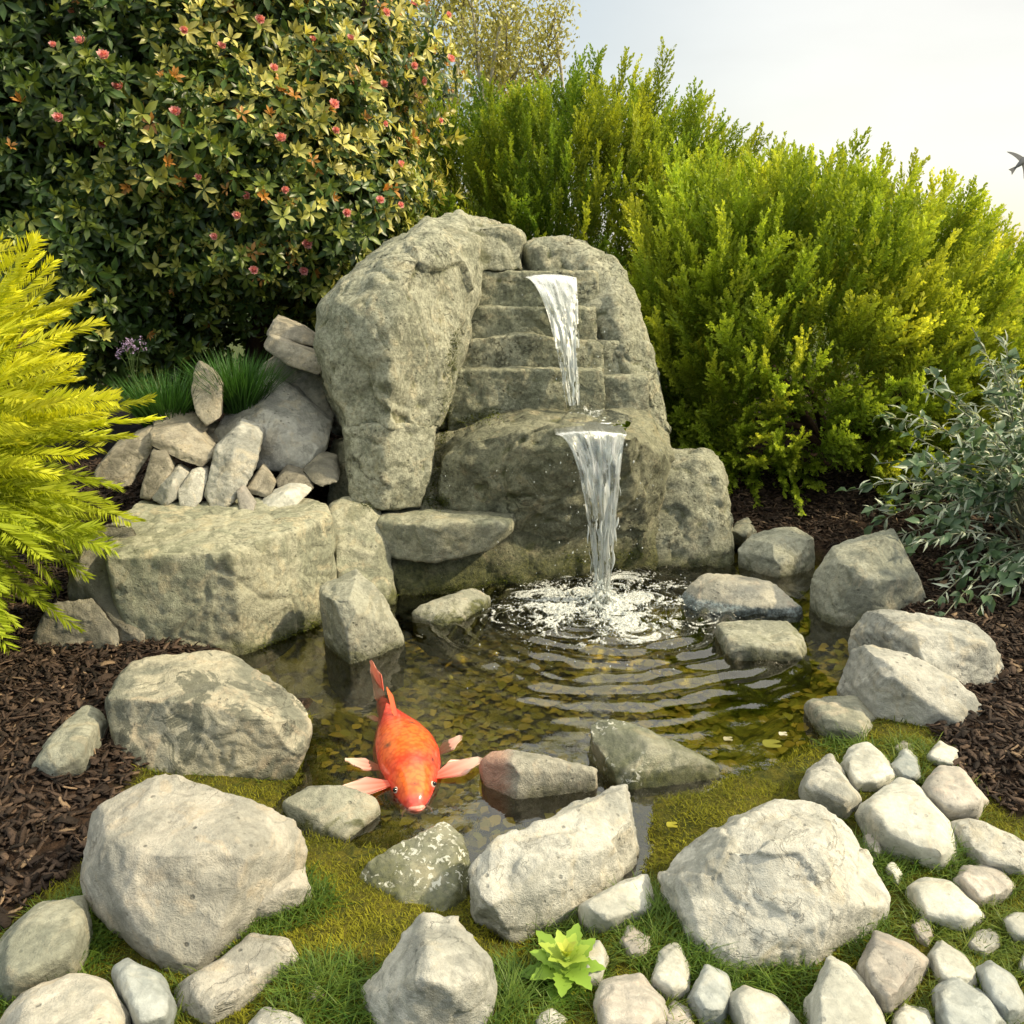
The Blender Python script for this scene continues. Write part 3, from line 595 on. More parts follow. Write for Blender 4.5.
rub('tilted buff slab resting on the three upright stones', [(148, 433, 3.1), (188, 423, 3.2), (202, 440, 3.12), (214, 456, 3.05), (206, 469, 3.03), (184, 462, 3.04), (150, 446, 3.06)], 'brown', .16, layers=.01)
rub('dark broken slab half hidden by the golden bush', [(92, 476, 3.05), (112, 450, 3.1), (149, 431, 3.15), (152, 450, 3.1), (131, 486, 3.0), (108, 490, 3.0)], 'brown', .16, layers=.012)
rub('reddish-brown stone lying flat under the left grass tuft', [(152, 424, 3.25), (165, 412, 3.3), (196, 414, 3.3), (207, 430, 3.22), (196, 440, 3.2), (158, 436, 3.2)], 'brown', .2)
rub('upright split stone standing between the two grass tufts', [(189, 386, 3.28), (196, 362, 3.33), (213, 373, 3.28), (222, 386, 3.25), (220, 418, 3.2), (206, 427, 3.19), (195, 413, 3.21)], 'brown', .1)
rub('upper of the two slabs stacked by the pillar', [(265, 336, 3.62), (274, 318, 3.66), (300, 329, 3.62), (318, 341, 3.58), (321, 348, 3.56), (296, 340, 3.58)], 'brown', .22, layers=.01)
rub('lower of the two slabs stacked by the pillar', [(262, 347, 3.5), (268, 336, 3.52), (322, 356, 3.44), (328, 364, 3.42), (318, 375, 3.4), (288, 366, 3.45)], 'brown', .24, layers=.01)
rub('rough dark boulder beneath the two stacked slabs', [(258, 372, 3.62), (280, 356, 3.64), (320, 366, 3.6), (334, 400, 3.5), (334, 432, 3.45), (290, 420, 3.5), (258, 400, 3.58)], 'dark', .3, vox=.008)
rub('small rounded stone in the angle beside the pillar', [(302, 472, 3.12), (318, 457, 3.16), (336, 461, 3.16), (339, 482, 3.08), (316, 488, 3.05)], 'dark', .12, vox=.005)
rub('thin triangular stone under the overhang of the largest rubble boulder', [(243, 494, 3.0), (262, 466, 3.1), (275, 486, 3.02), (268, 499, 2.98)], 'brown', .08, vox=.005)
rub('low rounded stone behind the white flat stone', [(274, 484, 3.08), (285, 469, 3.12), (310, 478, 3.1), (314, 491, 3.04), (282, 496, 3.03)], 'brown', .14, vox=.005)
rub('dark filler stone behind the buff slab', [(190, 440, 3.25), (200, 425, 3.3), (222, 430, 3.3), (226, 465, 3.2), (205, 475, 3.15)], 'dark', .15, vox=.006)
# ------------------------------------------------------------------ falling water
def fall_mat():
    t = NT('falling_water'); a = t.n('Attribute', attribute_name='col').outputs['Color']
    s = t.n('SeparateColor'); t.inp(s.inputs[0], a)
    c = t.n('CombineXYZ'); t.inp(c.inputs[0], t.math('MULTIPLY', s.outputs[0], 6.5)); t.inp(c.inputs[1], t.math('MULTIPLY', s.outputs[1], 2.6)); t.inp(c.inputs[2], t.math('MULTIPLY', s.outputs[2], 9.))
    n1 = t.noise(c.outputs[0], 1.9, 5, .65, .8)
    v = s.outputs[1]
    wh = t.rng(n1, t.rng(v, 0, 1, .46, .36), t.rng(v, 0, 1, .70, .56))
    d = t.n('BsdfDiffuse', i_Color=(.88, .92, .92)); tl = t.n('BsdfTranslucent', i_Color=(.8, .84, .84))
    m0 = t.n('MixShader', i_0=.4); t.inp(m0.inputs[1], d.outputs[0]); t.inp(m0.inputs[2], tl.outputs[0])
    b = t.bump(n1, .5, .01)
    gl = t.n('BsdfGlossy', i_Roughness=.12, i_Normal=b); tr = t.n('BsdfTransparent', i_Color=(.93, .96, .95))
    fr = t.math('ADD', t.n('Fresnel', i_IOR=1.35, i_Normal=b).outputs[0], .10, True)
    m1 = t.n('MixShader', i_0=fr); t.inp(m1.inputs[1], tr.outputs[0]); t.inp(m1.inputs[2], gl.outputs[0])
    gap = t.math('MULTIPLY_ADD', wh, .62); gap.node.inputs[2].default_value = .13; gap = t.math('MULTIPLY', gap, t.rng(v, .02, .14, .25, 1.))
    m2 = t.n('MixShader', i_0=gap); t.inp(m2.inputs[1], m1.outputs[0]); t.inp(m2.inputs[2], m0.outputs[0])
    return t.done(m2.outputs[0])
def froth_mat():
    t = NT('white_froth'); pn = t.n('NewGeometry').outputs['Position']
    d = t.n('BsdfPrincipled', i_Base_Color=(.72, .75, .74), i_Roughness=.6)
    tr = t.n('BsdfTransparent', i_Color=(.95, .97, .96))
    fa = t.n('Attribute', attribute_name='col').outputs['Fac']; m = t.n('MixShader', i_0=t.math('MULTIPLY', t.rng(t.noise(pn, 190, 4, .7),   .36, .60, .25, .90), t.rng(fa, .0, .5, .08, .95))); t.inp(m.inputs[1], tr.outputs[0]); t.inp(m.inputs[2], d.outputs[0])
    return t.done(m.outputs[0])
M['fall'] = fall_mat(); M['froth'] = froth_mat()
def droplet_mat():
    t = NT('water_drop'); d = t.n('BsdfPrincipled', i_Base_Color=(.75, .80, .80), i_Roughness=.08)
    tr = t.n('BsdfTransparent'); m = t.n('MixShader', i_0=.6); t.inp(m.inputs[1], tr.outputs[0]); t.inp(m.inputs[2], d.outputs[0]); return t.done(m.outputs[0])
M['drop'] = droplet_mat()
FALL = empty('waterfall', IMP); tag(FALL, 'clear white stream falling in two leaps from the top step into the pond', 'waterfall')
def fall_sheet(mb, lipL, lipR, botC, botw, arc, seed, back, nu=28, nv=70, pinch=.75, off=0.0):
    u = np.linspace(0, 1, nu)[None]; v = np.linspace(0, 1, nv)[:, None]
    L, Rr, B = map(np.asarray, (lipL, lipR, botC))
    flat = .06; vf = np.clip((v - flat) / (1 - flat), 0, 1)
    top = L[None, None] * (1 - u[..., None]) + Rr[None, None] * u[..., None]
    uu = np.stack([v * 0 + u * 6 + seed * 9, v * 5 + u * 0, v * 0 + u * 0 + seed], -1).reshape(-1, 3)
    nz = fbm(uu, 3, seed).reshape(nv, nu)
    wid = (u - .5) * botw
    k = vf ** pinch
    x = top[..., 0] * (1 - k) + (B[0] + wid) * k + nz * .010 * vf
    drop = vf ** 1.35
    z = top[..., 2] * (1 - drop) + B[2] * drop + .012 * (1 - vf) ** 4 * (1 - 4 * (u - .5) ** 2)
    y = top[..., 1] * (1 - vf) + B[1] * vf - arc * np.sin(math.pi * np.clip(vf, 0, 1)) * .5 + nz * .022 * (.3 + vf) + off + np.where(v < flat, (flat - v) / flat * back, 0)
    V = np.stack([x, y, z], -1)
    F = grid_faces(nu, nv)
    # ragged edges: drop faces low down
    fu = u.repeat(nv, 0).ravel()[F[:, 0]]; fv = v.repeat(nu, 1).ravel()[F[:, 0]]
    nn = fbm(np.stack([fu * 7 + seed, fv * 6, fv * 0 + seed * 3.3], 1), 3, seed + 4)
    keep = nn < .66 - .72 * np.clip(fv - .20, 0, 1) ** .8 - .35 * np.abs(fu - .5)
    mb.add(V.reshape(-1, 3), F[keep], np.stack([u + v * 0, v + u * 0, v * 0 + u * 0 + (seed % 7) / 7], -1).reshape(-1, 3))
def strands(mb, lipL, lipR, botC, botw, n, arc, pinch=.75):
    L, Rr, B = map(np.asarray, (lipL, lipR, botC))
    for k in range(n):
        u = rng.random(); v0 = rng.random() * .75 + .12; v1 = min(1, v0 + .03 + .09 * rng.random()); v = np.linspace(v0, v1, 9)
        top = L * (1 - u) + Rr * u; kk = v ** pinch
        x = top[0] * (1 - kk) + (B[0] + (u - .5) * botw * 1.25) * kk + .004 * np.sin(v * 40 + k)
        z = top[2] * (1 - v ** 1.35) + B[2] * v ** 1.35; y = top[1] * (1 - v) + B[1] * v - arc * np.sin(math.pi * v) * .5 - .008 + .02 * (rng.random() - .5)
        rad = (.0012 + .0036 * rng.random() ** 2) * np.sin(np.linspace(.12, math.pi - .12, 9)) ** .7
        mb.tube(np.stack([x, y, z], 1), rad, 6, (1, 1, 1))
ULl, ULr, UB = Q(523, 277, 3.69), Q(576, 277, 3.69), Q(573, 405, 3.40)
LLl, LLr, LB = Q(555, 434, 2.955), Q(627, 434, 2.965), Q(602, 603, 2.93)
mb = MB()
for s_ in range(2): fall_sheet(mb, ULl, ULr, UB, .050, .05, 3 + s_, .10, off=-.012 * s_, pinch=.62)
mb.build('upper_fall', M['fall'], FALL)
mb = MB()
for s_ in range(2): fall_sheet(mb, LLl, LLr, LB, .042, .10, 11 + s_, .17, off=-.014 * s_, pinch=.55)
mb.build('lower_fall', M['fall'], FALL)
mb = MB(); strands(mb, ULl, ULr, UB, .05, 9, .06, .62); tag(mb.build('upper_strands', M['drop'], FALL), kind='stuff')
mb = MB(); strands(mb, LLl, LLr, LB, .05, 34, .11, .55); tag(mb.build('lower_strands', M['drop'], FALL), kind='stuff')
# thin pool on the basin
u = np.linspace(0, 1, 40); th = np.linspace(0, 2 * math.pi, 60, endpoint=False)
c0 = Q(596, 419, 3.25); U_, T_ = np.meshgrid(u, th)
px = c0[0] + U_ * np.cos(T_) * .135 * (1 + .12 * np.sin(3 * T_)); py = c0[1] + U_ * np.sin(T_) * .26
pv = np.stack([px, py, px * 0], -1).reshape(-1, 3)
pz = c0[2] + .012 + .007 * fbm(pv * 30, 3, 44) - .02 * np.repeat(u[None], 60, 0).ravel() ** 4
pv[:, 2] = pz; nu_ = 40
i = np.arange(60)[:, None] * nu_ + np.arange(nu_ - 1)[None]; j = ((np.arange(60) + 1) % 60)[:, None] * nu_ + np.arange(nu_ - 1)[None]
o = link('basin_pool', mesh_np('basin_pool', pv, [np.stack([i, j, j + 1, i + 1], -1).reshape(-1, 4)]), WATER, FALL)
# froth where it lands: lacy torn sheet + mound
def froth(name, c, rx, ry, thr, amp, seed, step=.0032, ring=True):
    g = np.arange(-1, 1.0001, step / rx); h = np.arange(-1, 1.0001, step / ry); A, B = np.meshgrid(g, h); rr = np.hypot(A, B)
    an = np.arctan2(B, A); p = np.stack([A * rx * 21 + rr * 1.1 * np.cos(an * 9), B * ry * 26 + rr * 1.1 * np.sin(an * 9), A * 0], -1).reshape(-1, 3)
    w = p + .5 * np.stack([fbm(p * .7, 2, seed), fbm(p * .7, 2, seed + 1), p[:, 0] * 0], 1)
    lace = (1 - np.abs(fbm(w * .9, 4, seed + 2)) * 2.2).reshape(A.shape)
    den = fbm(p * .35, 2, seed + 5).reshape(A.shape)
    f = .9 * lace + .35 * fbm(w * 4., 2, seed + 7).reshape(A.shape) + .55 * den - 1.25 * np.clip(rr - .35, 0, 1) ** 1.1 - thr
    z = c[2] + .004 + amp * np.clip(f, 0, 1) * (1.2 - rr) + amp * .35 * fbm(p * 3, 2, seed + 9).reshape(A.shape) * (f > 0) + .040 * np.exp(-(rr / .10) ** 2)
    V = np.stack([c[0] + A * rx, c[1] + B * ry, z], -1).reshape(-1, 3); F = grid_faces(len(g), len(h))
    k = (f.ravel()[F] > 0).all(1) & (rr.ravel()[F[:, 0]] < 1); F = F[k]
    us = np.unique(F); mp = np.zeros(len(V), int); mp[us] = np.arange(len(us))
    fc = np.clip(f.ravel()[us], 0, 1); return mesh_np(name, V[us], [mp[F]], np.stack([fc, fc, fc], 1))
link('splash_froth', froth('splash_froth', IMP,   .47, .42, .12, .015, 31), M['froth'], FALL)
o = link('basin_froth', froth('basin_froth', np.array([c0[0] - .05, c0[1] + .05, c0[2] + .014]), .15, .2, .62, .01, 51), M['froth'], FALL); tag(o, kind='stuff')
mb = MB()
ico = bmesh.new(); bmesh.ops.create_icosphere(ico, subdivisions=1, radius=1); iv = np.array([v.co[:] for v in ico.verts]); ifc = np.array([[v.index for v in f.verts] for f in ico.faces]); ico.free()
def drops(n, fn, r0, r1):
    for k in range(n):
        p = fn(); r = r0 + (r1 - r0) * rng.random() ** 3; mb.add(iv * np.array([r, r, r * (1 + rng.random())]) + p, ifc)
drops(130, lambda: Q(rng.normal(602, 26), rng.uniform(440, 595), 2.93 + .06 * rng.random()), .0010, .0035)
drops(90, lambda: Q(rng.uniform(430, 660), rng.uniform(460, 585), 2.9 + .1 * rng.random()), .0008, .0022)
drops(45, lambda: Q(rng.normal(562, 18), rng.uniform(285, 400), 3.45), .0010, .003)
def _sp():
    a = rng.random() * 6.283; r = abs(rng.normal(0, .13)); return IMP + np.array([math.cos(a) * r, math.sin(a) * r, rng.random() * .10 * math.exp(-r * 5) + .006])
drops(420, _sp, .0010, .0040)
def _bb():
    a = rng.random() * 6.283; r = abs(rng.normal(0, .2)); return IMP + np.array([math.cos(a) * r, math.sin(a) * r, .003])
drops(2600, _bb, .0009, .0030)
tag(mb.build('flying_drops', M['drop'], FALL), kind='stuff')
for ch in FALL.children: ch.location = -Vector(IMP)

# ------------------------------------------------------------------ koi
def koi():
    head = P(416, 797, .03); tail = P(384, 690, .02)
    ax_ = tail - head; L = np.linalg.norm(ax_); ax_ /= L; side = np.cross(ax_, [0, 0, 1]); side /= np.linalg.norm(side); up = np.cross(side, ax_)
    root = empty('koi', (head + tail) / 2); tag(root, 'large orange-red koi with pale pink fins swimming at the surface', 'fish')
    s = np.array([0, .012, .035, .08, .14, .22, .32, .44, .56, .68, .80, .90, 1.0])
    w = np.array([.010, .021, .031, .043, .056, .071, .086, .094, .092, .077, .052, .032, .022]) * .90
    hh = np.array([.008, .020, .032, .045, .058, .070, .078, .080, .074, .062, .046, .034, .032])
    ns, nt = 64, 40; S_ = np.linspace(0, 1, ns) ** 1.15
    def ip(a): 
        k = np.interp(S_, s, a); 
        for _ in range(2): k[1:-1] = (k[:-2] + 2 * k[1:-1] + k[2:]) / 4
        return k
    wi, hi = ip(w), ip(hh); th = np.linspace(0, 2 * math.pi, nt, endpoint=False)
    bend = .030 * np.sin(S_ * 2.6) - .02 * S_; dz = -.012 * np.sin(math.pi * S_) - .052 + .02 * (1 - S_) ** 2
    ct, st = np.cos(th), np.sin(th)
    X_ = np.sign(ct) * np.abs(ct) ** .92
    cen = head + S_[:, None] * L * ax_ + bend[:, None] * side + dz[:, None] * up
    V = cen[:, None] + (wi[:, None] * X_[None])[..., None] * side + (hi[:, None] * st[None])[..., None] * up
    sT = np.repeat(S_[:, None], nt, 1); T = np.repeat(th[None], ns, 0); topn = np.sin(T); lat = np.cos(T)
    p = V.reshape(-1, 3) * 22; nz = fbm(p, 3, 61).reshape(ns, nt)
    red = np.array([.82, .080, .055]); org = np.array([.90, .19, .035]); pink = np.array([.85, .16, .12]); white = np.array([.85, .60, .52])
    f = np.clip((topn - .35) * 1.6 + nz * .4, 0, 1)[..., None] * smooth(.02, .05, sT)[..., None] * smooth(.8, .5, sT)[..., None]
    C = red * (1 - f) + org * f
    nape = (np.exp(-((sT - .24) / .055) ** 2) * np.clip(topn, 0, 1) * .75)[..., None]; C = C * (1 - nape) + np.array([.80, .055, .05]) * nape
    lip = smooth(.05, .0, sT)[..., None] * .8; C = C * (1 - lip) + pink * lip
    bel = smooth(-.1, -.7, topn)[..., None]; C = C * (1 - bel) + white * bel
    fade = smooth(.8, 1., sT)[..., None] * .3; C = C * (1 - fade) + pink * fade
    for (a, b, ra, rb) in ((.60, .30, .014, .12), (.54, -.06, .010, .07), (.42, -.55, .02, .10), (.085, .0, .008, .22), (.26, .72, .018, .06)):
        m = np.exp(-(((sT - a) / ra) ** 2 + ((lat - b) / rb) ** 2) ** 2) * (topn > 0); C = C * (1 - m[..., None] * .92) + .02 * m[..., None]
    base = np.array(root.location)
    i = np.arange(ns - 1)[:, None] * nt + np.arange(nt)[None]; j = np.arange(ns - 1)[:, None] * nt + (np.arange(nt) + 1)[None] % nt
    F = np.stack([i, i + nt, j + nt, j], -1).reshape(-1, 4)
    V0 = V.reshape(-1, 3); V0 = np.concatenate([V0, [cen[0] - ax_ * .004], [cen[-1]]]); C0 = np.concatenate([C.reshape(-1, 3), [pink], [red]])
    k = np.arange(nt); cap = np.stack([np.full(nt, ns * nt), k, (k + 1) % nt], 1); cap2 = np.stack([np.full(nt, ns * nt + 1), (ns - 1) * nt + (k + 1) % nt, (ns - 1) * nt + k], 1)
    t = NT('koi_skin'); c = t.n('Attribute', attribute_name='col').outputs['Color']
    vo = t.n('TexVoronoi', i_Vector=t.n('NewGeometry').outputs['Position'], i_Scale=78.).outputs[0]
    pr = t.n('BsdfPrincipled', i_Base_Color=t.mix(t.rng(vo, .35, .75, 0, .75), c, t.mix(1., c, (.72, .5, .5), 'MULTIPLY')), i_Roughness=.24, i_Normal=t.bump(vo, .12, .004))
    t.inp(pr.inputs['Subsurface Weight'], .15); pr.inputs['Subsurface Radius'].default_value = (.02, .006, .003); pr.inputs['Coat Weight'].default_value = .4
    skin = t.done(pr.outputs[0])
    link('body', mesh_np('body', V0 - base, [F, np.concatenate([cap, cap2])], C0), skin, root)
    fm = leaf_mat('koi_fin', .3, .4, .5)
    def fin(name, root_p, dir_, spread, length, n=11, m=9, c0=(.85, .16, .10), c1=(.85, .68, .62), droop=.0, sweep=0.3, thick=.0022):
        dir_ = np.array(dir_, float); dir_ /= np.linalg.norm(dir_); sp = np.array(spread, float); ws = np.linalg.norm(sp); sp /= ws
        V, C = [], []
        for a in range(n):
            t_ = a / (n - 1)
            for b in range(m):
                q_ = b / (m - 1) - .5
                wd = ws * (.28 + .9 * math.sin(min(1, t_ * 1.05) * math.pi * .56)) * (1 - .25 * t_ ** 4)
                ln = length * t_ * (1 - .55 * (q_ * 2) ** 2 * t_ ** 1.5 - sweep * q_ * t_)
                p = np.array(root_p) + dir_ * ln + sp * q_ * wd + np.cross(dir_, sp) * (droop * t_ ** 2 + .0022 * math.sin(b * 2.6) * t_)
                V.append(p); k = np.clip(t_ * 1.15 + .12 * math.sin(b * 2.1), 0, 1); C.append(np.array(c0) * (1 - k) + np.array(c1) * k)
        V = np.array(V); nrm = np.cross(dir_, sp) * thick / 2; F = grid_faces(m, n); N = len(V)
        V2 = np.concatenate([V + nrm, V - nrm]); rim = np.concatenate([np.arange(m), np.arange(1, n) * m + m - 1, (n - 1) * m + np.arange(m - 2, -1, -1), np.arange(n - 2, 0, -1) * m])
        r2 = np.roll(rim, -1); side_f = np.stack([rim, r2, r2 + N, rim + N], 1)
        link(name, mesh_np(name, V2 - base, [F, F[:, ::-1] + N, side_f], np.concatenate([C, C])), fm, root)
    at = lambda f_, sx, sz: head + f_ * L * ax_ + np.interp(f_, S_, bend) * side + np.interp(f_, S_, dz) * up + side * sx * np.interp(f_, S_, wi) + up * sz * np.interp(f_, S_, hi)
    sr = side if side[0] > 0 else -side; sg = 1 if side[0] > 0 else -1
    fin('pectoral_fin', at(.20, sg * .88, .15) + up * .012, sr * .96 + ax_ * .25 + up * .10, ax_ * .074, .125)
    fin('pectoral_fin', at(.20, -sg * .88, .15) + up * .012, -sr * 1.0 - ax_ * .04 + up * .08, ax_ * .074, .13)
    fin('pelvic_fin', at(.42, sg * .85, .0) + up * .02, sr * .8 + ax_ * .42 + up * .22, ax_ * .058, .085)
    fin('pelvic_fin', at(.36, -sg * .85, .0) + up * .02, -sr * .85 + ax_ * .35 + up * .2, ax_ * .058, .095)
    fin('pelvic_fin', at(.85, -sg * .7, .2), -sr * .7 + ax_ * .5 + up * .1, ax_ * .035, .045)
    fin('dorsal_fin', at(.70, 0, .9), ax_ * .95 + up * .28 - sr * .1, up * .018 + ax_ * .05 + sr * .012, .125, c1=(.85, .25, .08), sweep=.0)
    fin('tail_fin', at(.97, 0, 0), ax_ * .9 + up * .25 - sr * .06, up * .055 + sr * .022, .215, n=14, c0=(.80, .075, .03), c1=(.85, .42, .34), sweep=-.1)
    for sx in (1, -1):
        mb = MB(); c = at(.125, sx * .88, .42); mb.add(iv3 * .0078 + c - base, ifc3, (.78, .70, .62))
        e = mb.build('eye', attr_mat('eye_white', .1, .6), root)
        mb = MB(); mb.add(iv3 * .0054 + c + (side * sx * .6 + up * .55 - ax_ * .45) * .0062 - base, ifc3, (.008, .008, .008)); mb.build('pupil', attr_mat('eye_black', .08, .6), e)
        mb = MB(); b0 = at(.03, sx * .85, -.1); mb.tube(np.array([b0, b0 + side * sx * .010 - ax_ * .006 - up * .004, b0 + side * sx * .013 - ax_ * .014 - up * .010]) - base, [.0032, .0026, .0012], 6, (.85, .5, .42)); mb.build('barbel', fm, root)
    # mouth: a thick pink lip ring
    mb = MB(); a = np.linspace(0, 2 * math.pi, 17); c = head - ax_ * .004 + up * (np.interp(0, S_, dz) + .001)
    mb.tube(c + (np.cos(a) * .0155)[:, None] * side + (np.sin(a) * .0042)[:, None] * up + ((np.cos(a) ** 2) * .006)[:, None] * ax_ - base, .0056, 8, (.85, .34, .27), cap=False); mb.add(iv3 * np.array([.016, .010, .007]) + c + ax_ * .004 - base, ifc3, (.80, .22, .17)); mb.build('mouth', skin, root)
ico = bmesh.new(); bmesh.ops.create_icosphere(ico, subdivisions=3, radius=1); iv3 = np.array([v.co[:] for v in ico.verts]); ifc3 = np.array([[v.index for v in f.verts] for f in ico.faces]); ico.free()
koi()

# ------------------------------------------------------------------ plants: needle sprays
def unit(v): return v / (np.linalg.norm(v, axis=-1, keepdims=True) + 1e-12)
def needles_on(a, b, n, ln, w, fwd, flat, out, t0, t1, planar=None):
    """needles from a to b; flat squeezes their azimuth into a plane"""
    d = unit(b - a); ref = np.array([0, 1., 0]) if planar is None else planar
    A = unit(np.cross(d, ref)); B = np.cross(d, A)
    t = (np.arange(n) + .5) / n; az = np.where(np.arange(n) % 2, 0, math.pi) + rng.normal(0, 1, n) * flat
    side = np.cos(az)[:, None] * A + np.sin(az)[:, None] * B
    base = a + t[:, None] * (b - a); l = ln * (1 - .45 * t ** 2) * rng.uniform(.8, 1.15, n)
    tip = base + (d * math.cos(fwd) + side * math.sin(fwd)) * l[:, None]
    wd = unit(np.cross(tip - base, np.cross(side, d) * .35 + rng.normal(0, .6, (n, 3)))) * w
    mid = base + (tip - base) * .45
    out.append((np.stack([base, mid + wd, tip, mid - wd], 1), np.stack([np.full(n, 0.), np.full(n, .5), np.full(n, 1.), np.full(n, .5)], 1) * (t1 - t0) * .4 + (t0 + (t1 - t0) * t * .6)[:, None]))
def spray(L, nb, bl, nn, nl, w, tipn=14, ang=.62, flat=.9, wide=.35):
    out = []; stem = [np.array([0, 0, 0.]), np.array([0, .02 * L, L])]
    needles_on(stem[0] + (stem[1] - stem[0]) * .35, stem[1], tipn * 2, nl, w, .55, flat, out, .3, 1.)
    for k in range(nb):
        t = .12 + .80 * (k + .5) / nb; p = stem[0] + (stem[1] - stem[0]) * t
        az = (0 if k % 2 else math.pi) + rng.normal(0, wide); an = ang * (1 - .35 * t) * rng.uniform(.8, 1.2)
        d = np.array([math.cos(az) * math.sin(an), math.sin(az) * math.sin(an), math.cos(an)]); l = bl * (1 - .50 * t) * rng.uniform(.75, 1.15)
        e = p + d * l + np.array([0, 0, .15 * l]); needles_on(p, e, nn, nl * .9, w, .6, flat, out, t * .5, .35 + .65 * t)
    V = np.concatenate([o[0] for o in out]); T = np.concatenate([o[1] for o in out]); return V, np.clip(T, 0, 1)
def instance(mb, variants, pos, dirs, scale, cbase, ctip, roll=None, roll_up=None):
    """many sprays into one crown mesh"""
    n = len(pos); which = rng.integers(0, len(variants), n); roll = rng.random(n) * 6.283 if roll is None else roll
    for k, (V, T) in enumerate(variants):
        m = np.where(which == k)[0]
        if not len(m): continue
        d = unit(dirs[m]); ref = np.where(np.abs(d[:, 2:3]) > .97, np.array([[1., 0, 0]]), np.array([[0, 0, 1.]]))
        A = unit(np.cross(ref, d)); B = np.cross(d, A); c, s = np.cos(roll[m])[:, None], np.sin(roll[m])[:, None]
        X_ = A * c + B * s; Y_ = np.cross(d, X_)
        Mx = np.stack([X_, Y_, d], 1) * scale[m][:, None, None]
        w = np.einsum('qvk,nkl->nqvl', V, Mx) + pos[m][:, None, None]
        tt = T[None, ..., None]; C = cbase[m][:, None, None] * (1 - tt) + ctip[m][:, None, None] * tt
        q_ = w.reshape(-1, 3); mb.add(q_, np.arange(len(q_)).reshape(-1, 4), C.reshape(-1, 3))
def shell(n, c, rad, lo=-.35, seed=0, depth=(.8, 1.), lump=.12, lf=2.2):
    d = unit(rng.normal(size=(n * 3, 3))); d = d[d[:, 2] > lo][:n]
    r = rng.uniform(*depth, len(d)) * (1 + lump * fbm(d * lf + seed, 3, seed)); return c + d * r[:, None] * rad, d
def conifer(label, c, rad, zc, n, cols, lean, seed, L=.40, up=.95, slope=0.0):
    c = np.array(c); rad = np.array(rad); base = (c[0], c[1], float(ground_z(np.array([c[0]]), np.array([c[1]]))[0]))
    root = empty('conifer_shrub', base); tag(root, label, 'shrub', 'feathery conifers behind the fountain')
    var = [spray(L, 15, L * .36, 22, .026, .0052, tipn=18) for _ in range(7)]; var2 = [spray(L * 1.15, 9, L * .45, 8, .045, .0075, tipn=8) for _ in range(4)]
    p1, d1 = shell(n, c, rad, -.55, seed, (.78, .97)); p2, d2 = shell(n // 2, c, rad, -.75, seed + 1, (.45, .80))
    pos = np.concatenate([p1, p2]); d = np.concatenate([d1, d2]); inn = np.arange(len(pos)) >= len(p1)
    pos[:, 2] -= slope * (pos[:, 0] - c[0]) * smooth(-.3, .6, d[:, 2])
    lowf = np.clip((zc - pos[:, 2]) / rad[2], 0, 1)[:, None]
    dirs = unit(d * (.75 + .5 * lowf) + np.array([0, 0, up]) * (1 - .95 * lowf) + np.array(lean) + rng.normal(0, .16, pos.shape))
    pos = pos - dirs * L * .55
    k = pos[:, 2] > .06; pos, dirs, d, inn = pos[k], dirs[k], d[k], inn[k]
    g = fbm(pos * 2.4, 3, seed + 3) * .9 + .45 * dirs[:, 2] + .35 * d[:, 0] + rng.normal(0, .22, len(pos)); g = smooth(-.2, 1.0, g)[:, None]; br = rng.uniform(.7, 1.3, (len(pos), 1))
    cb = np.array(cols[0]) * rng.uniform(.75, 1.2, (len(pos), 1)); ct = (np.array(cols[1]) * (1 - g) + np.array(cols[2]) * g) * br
    mb = MB(); sc_ = rng.uniform(.78, 1.25, len(pos)); o_ = ~inn
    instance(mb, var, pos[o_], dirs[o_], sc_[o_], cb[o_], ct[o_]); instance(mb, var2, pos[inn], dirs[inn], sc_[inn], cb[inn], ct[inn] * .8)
    mb.build('crown', M['needle'], root, loc=None).location = (0, 0, 0); cr = root.children[0]; cr.matrix_parent_inverse = root.matrix_world.inverted()
    mb = MB()
    for k in range(11):
        a = rng.random() * 6.283; e = c + np.array([math.cos(a) * rad[0] * .6, math.sin(a) * rad[1] * .6, rad[2] * rng.uniform(-.3, .5)]); b = np.array(base) + np.array([math.cos(a), math.sin(a), 0]) * .06
        mid = b * .55 + e * .45 + np.array([0, 0, .05]); mb.tube(np.array([b - [0, 0, .05], mid, e]), [.035, .02, .008], 7, (.07, .045, .03))
    mb.build('branches', M['bark'], root); root.children[-1].matrix_parent_inverse = root.matrix_world.inverted()
    for ch in root.children: ch.matrix_parent_inverse.identity(); ch.location = -Vector(base)
    return root
G3 = ((.085, .17, .02), (.47, .59, .06), (.80, .80, .09))
conifer('broad feathery green conifer with yellow tips, filling the right side behind the pond', (1.76, 4.7, .57), (1.24, 1.0, .92), .60, 1080, G3, (.12, -.42, 0), 3, slope=.30, up=.8)
conifer('taller darker green conifer behind the fountain, cut into by the broad one', (.44, 5.85, .98), (1.36, .9, 1.14), .9, 950, ((.045, .105, .016), (.27, .41, .045), (.58, .62, .06)), (.05, -.36, .1), 9, up=.95)

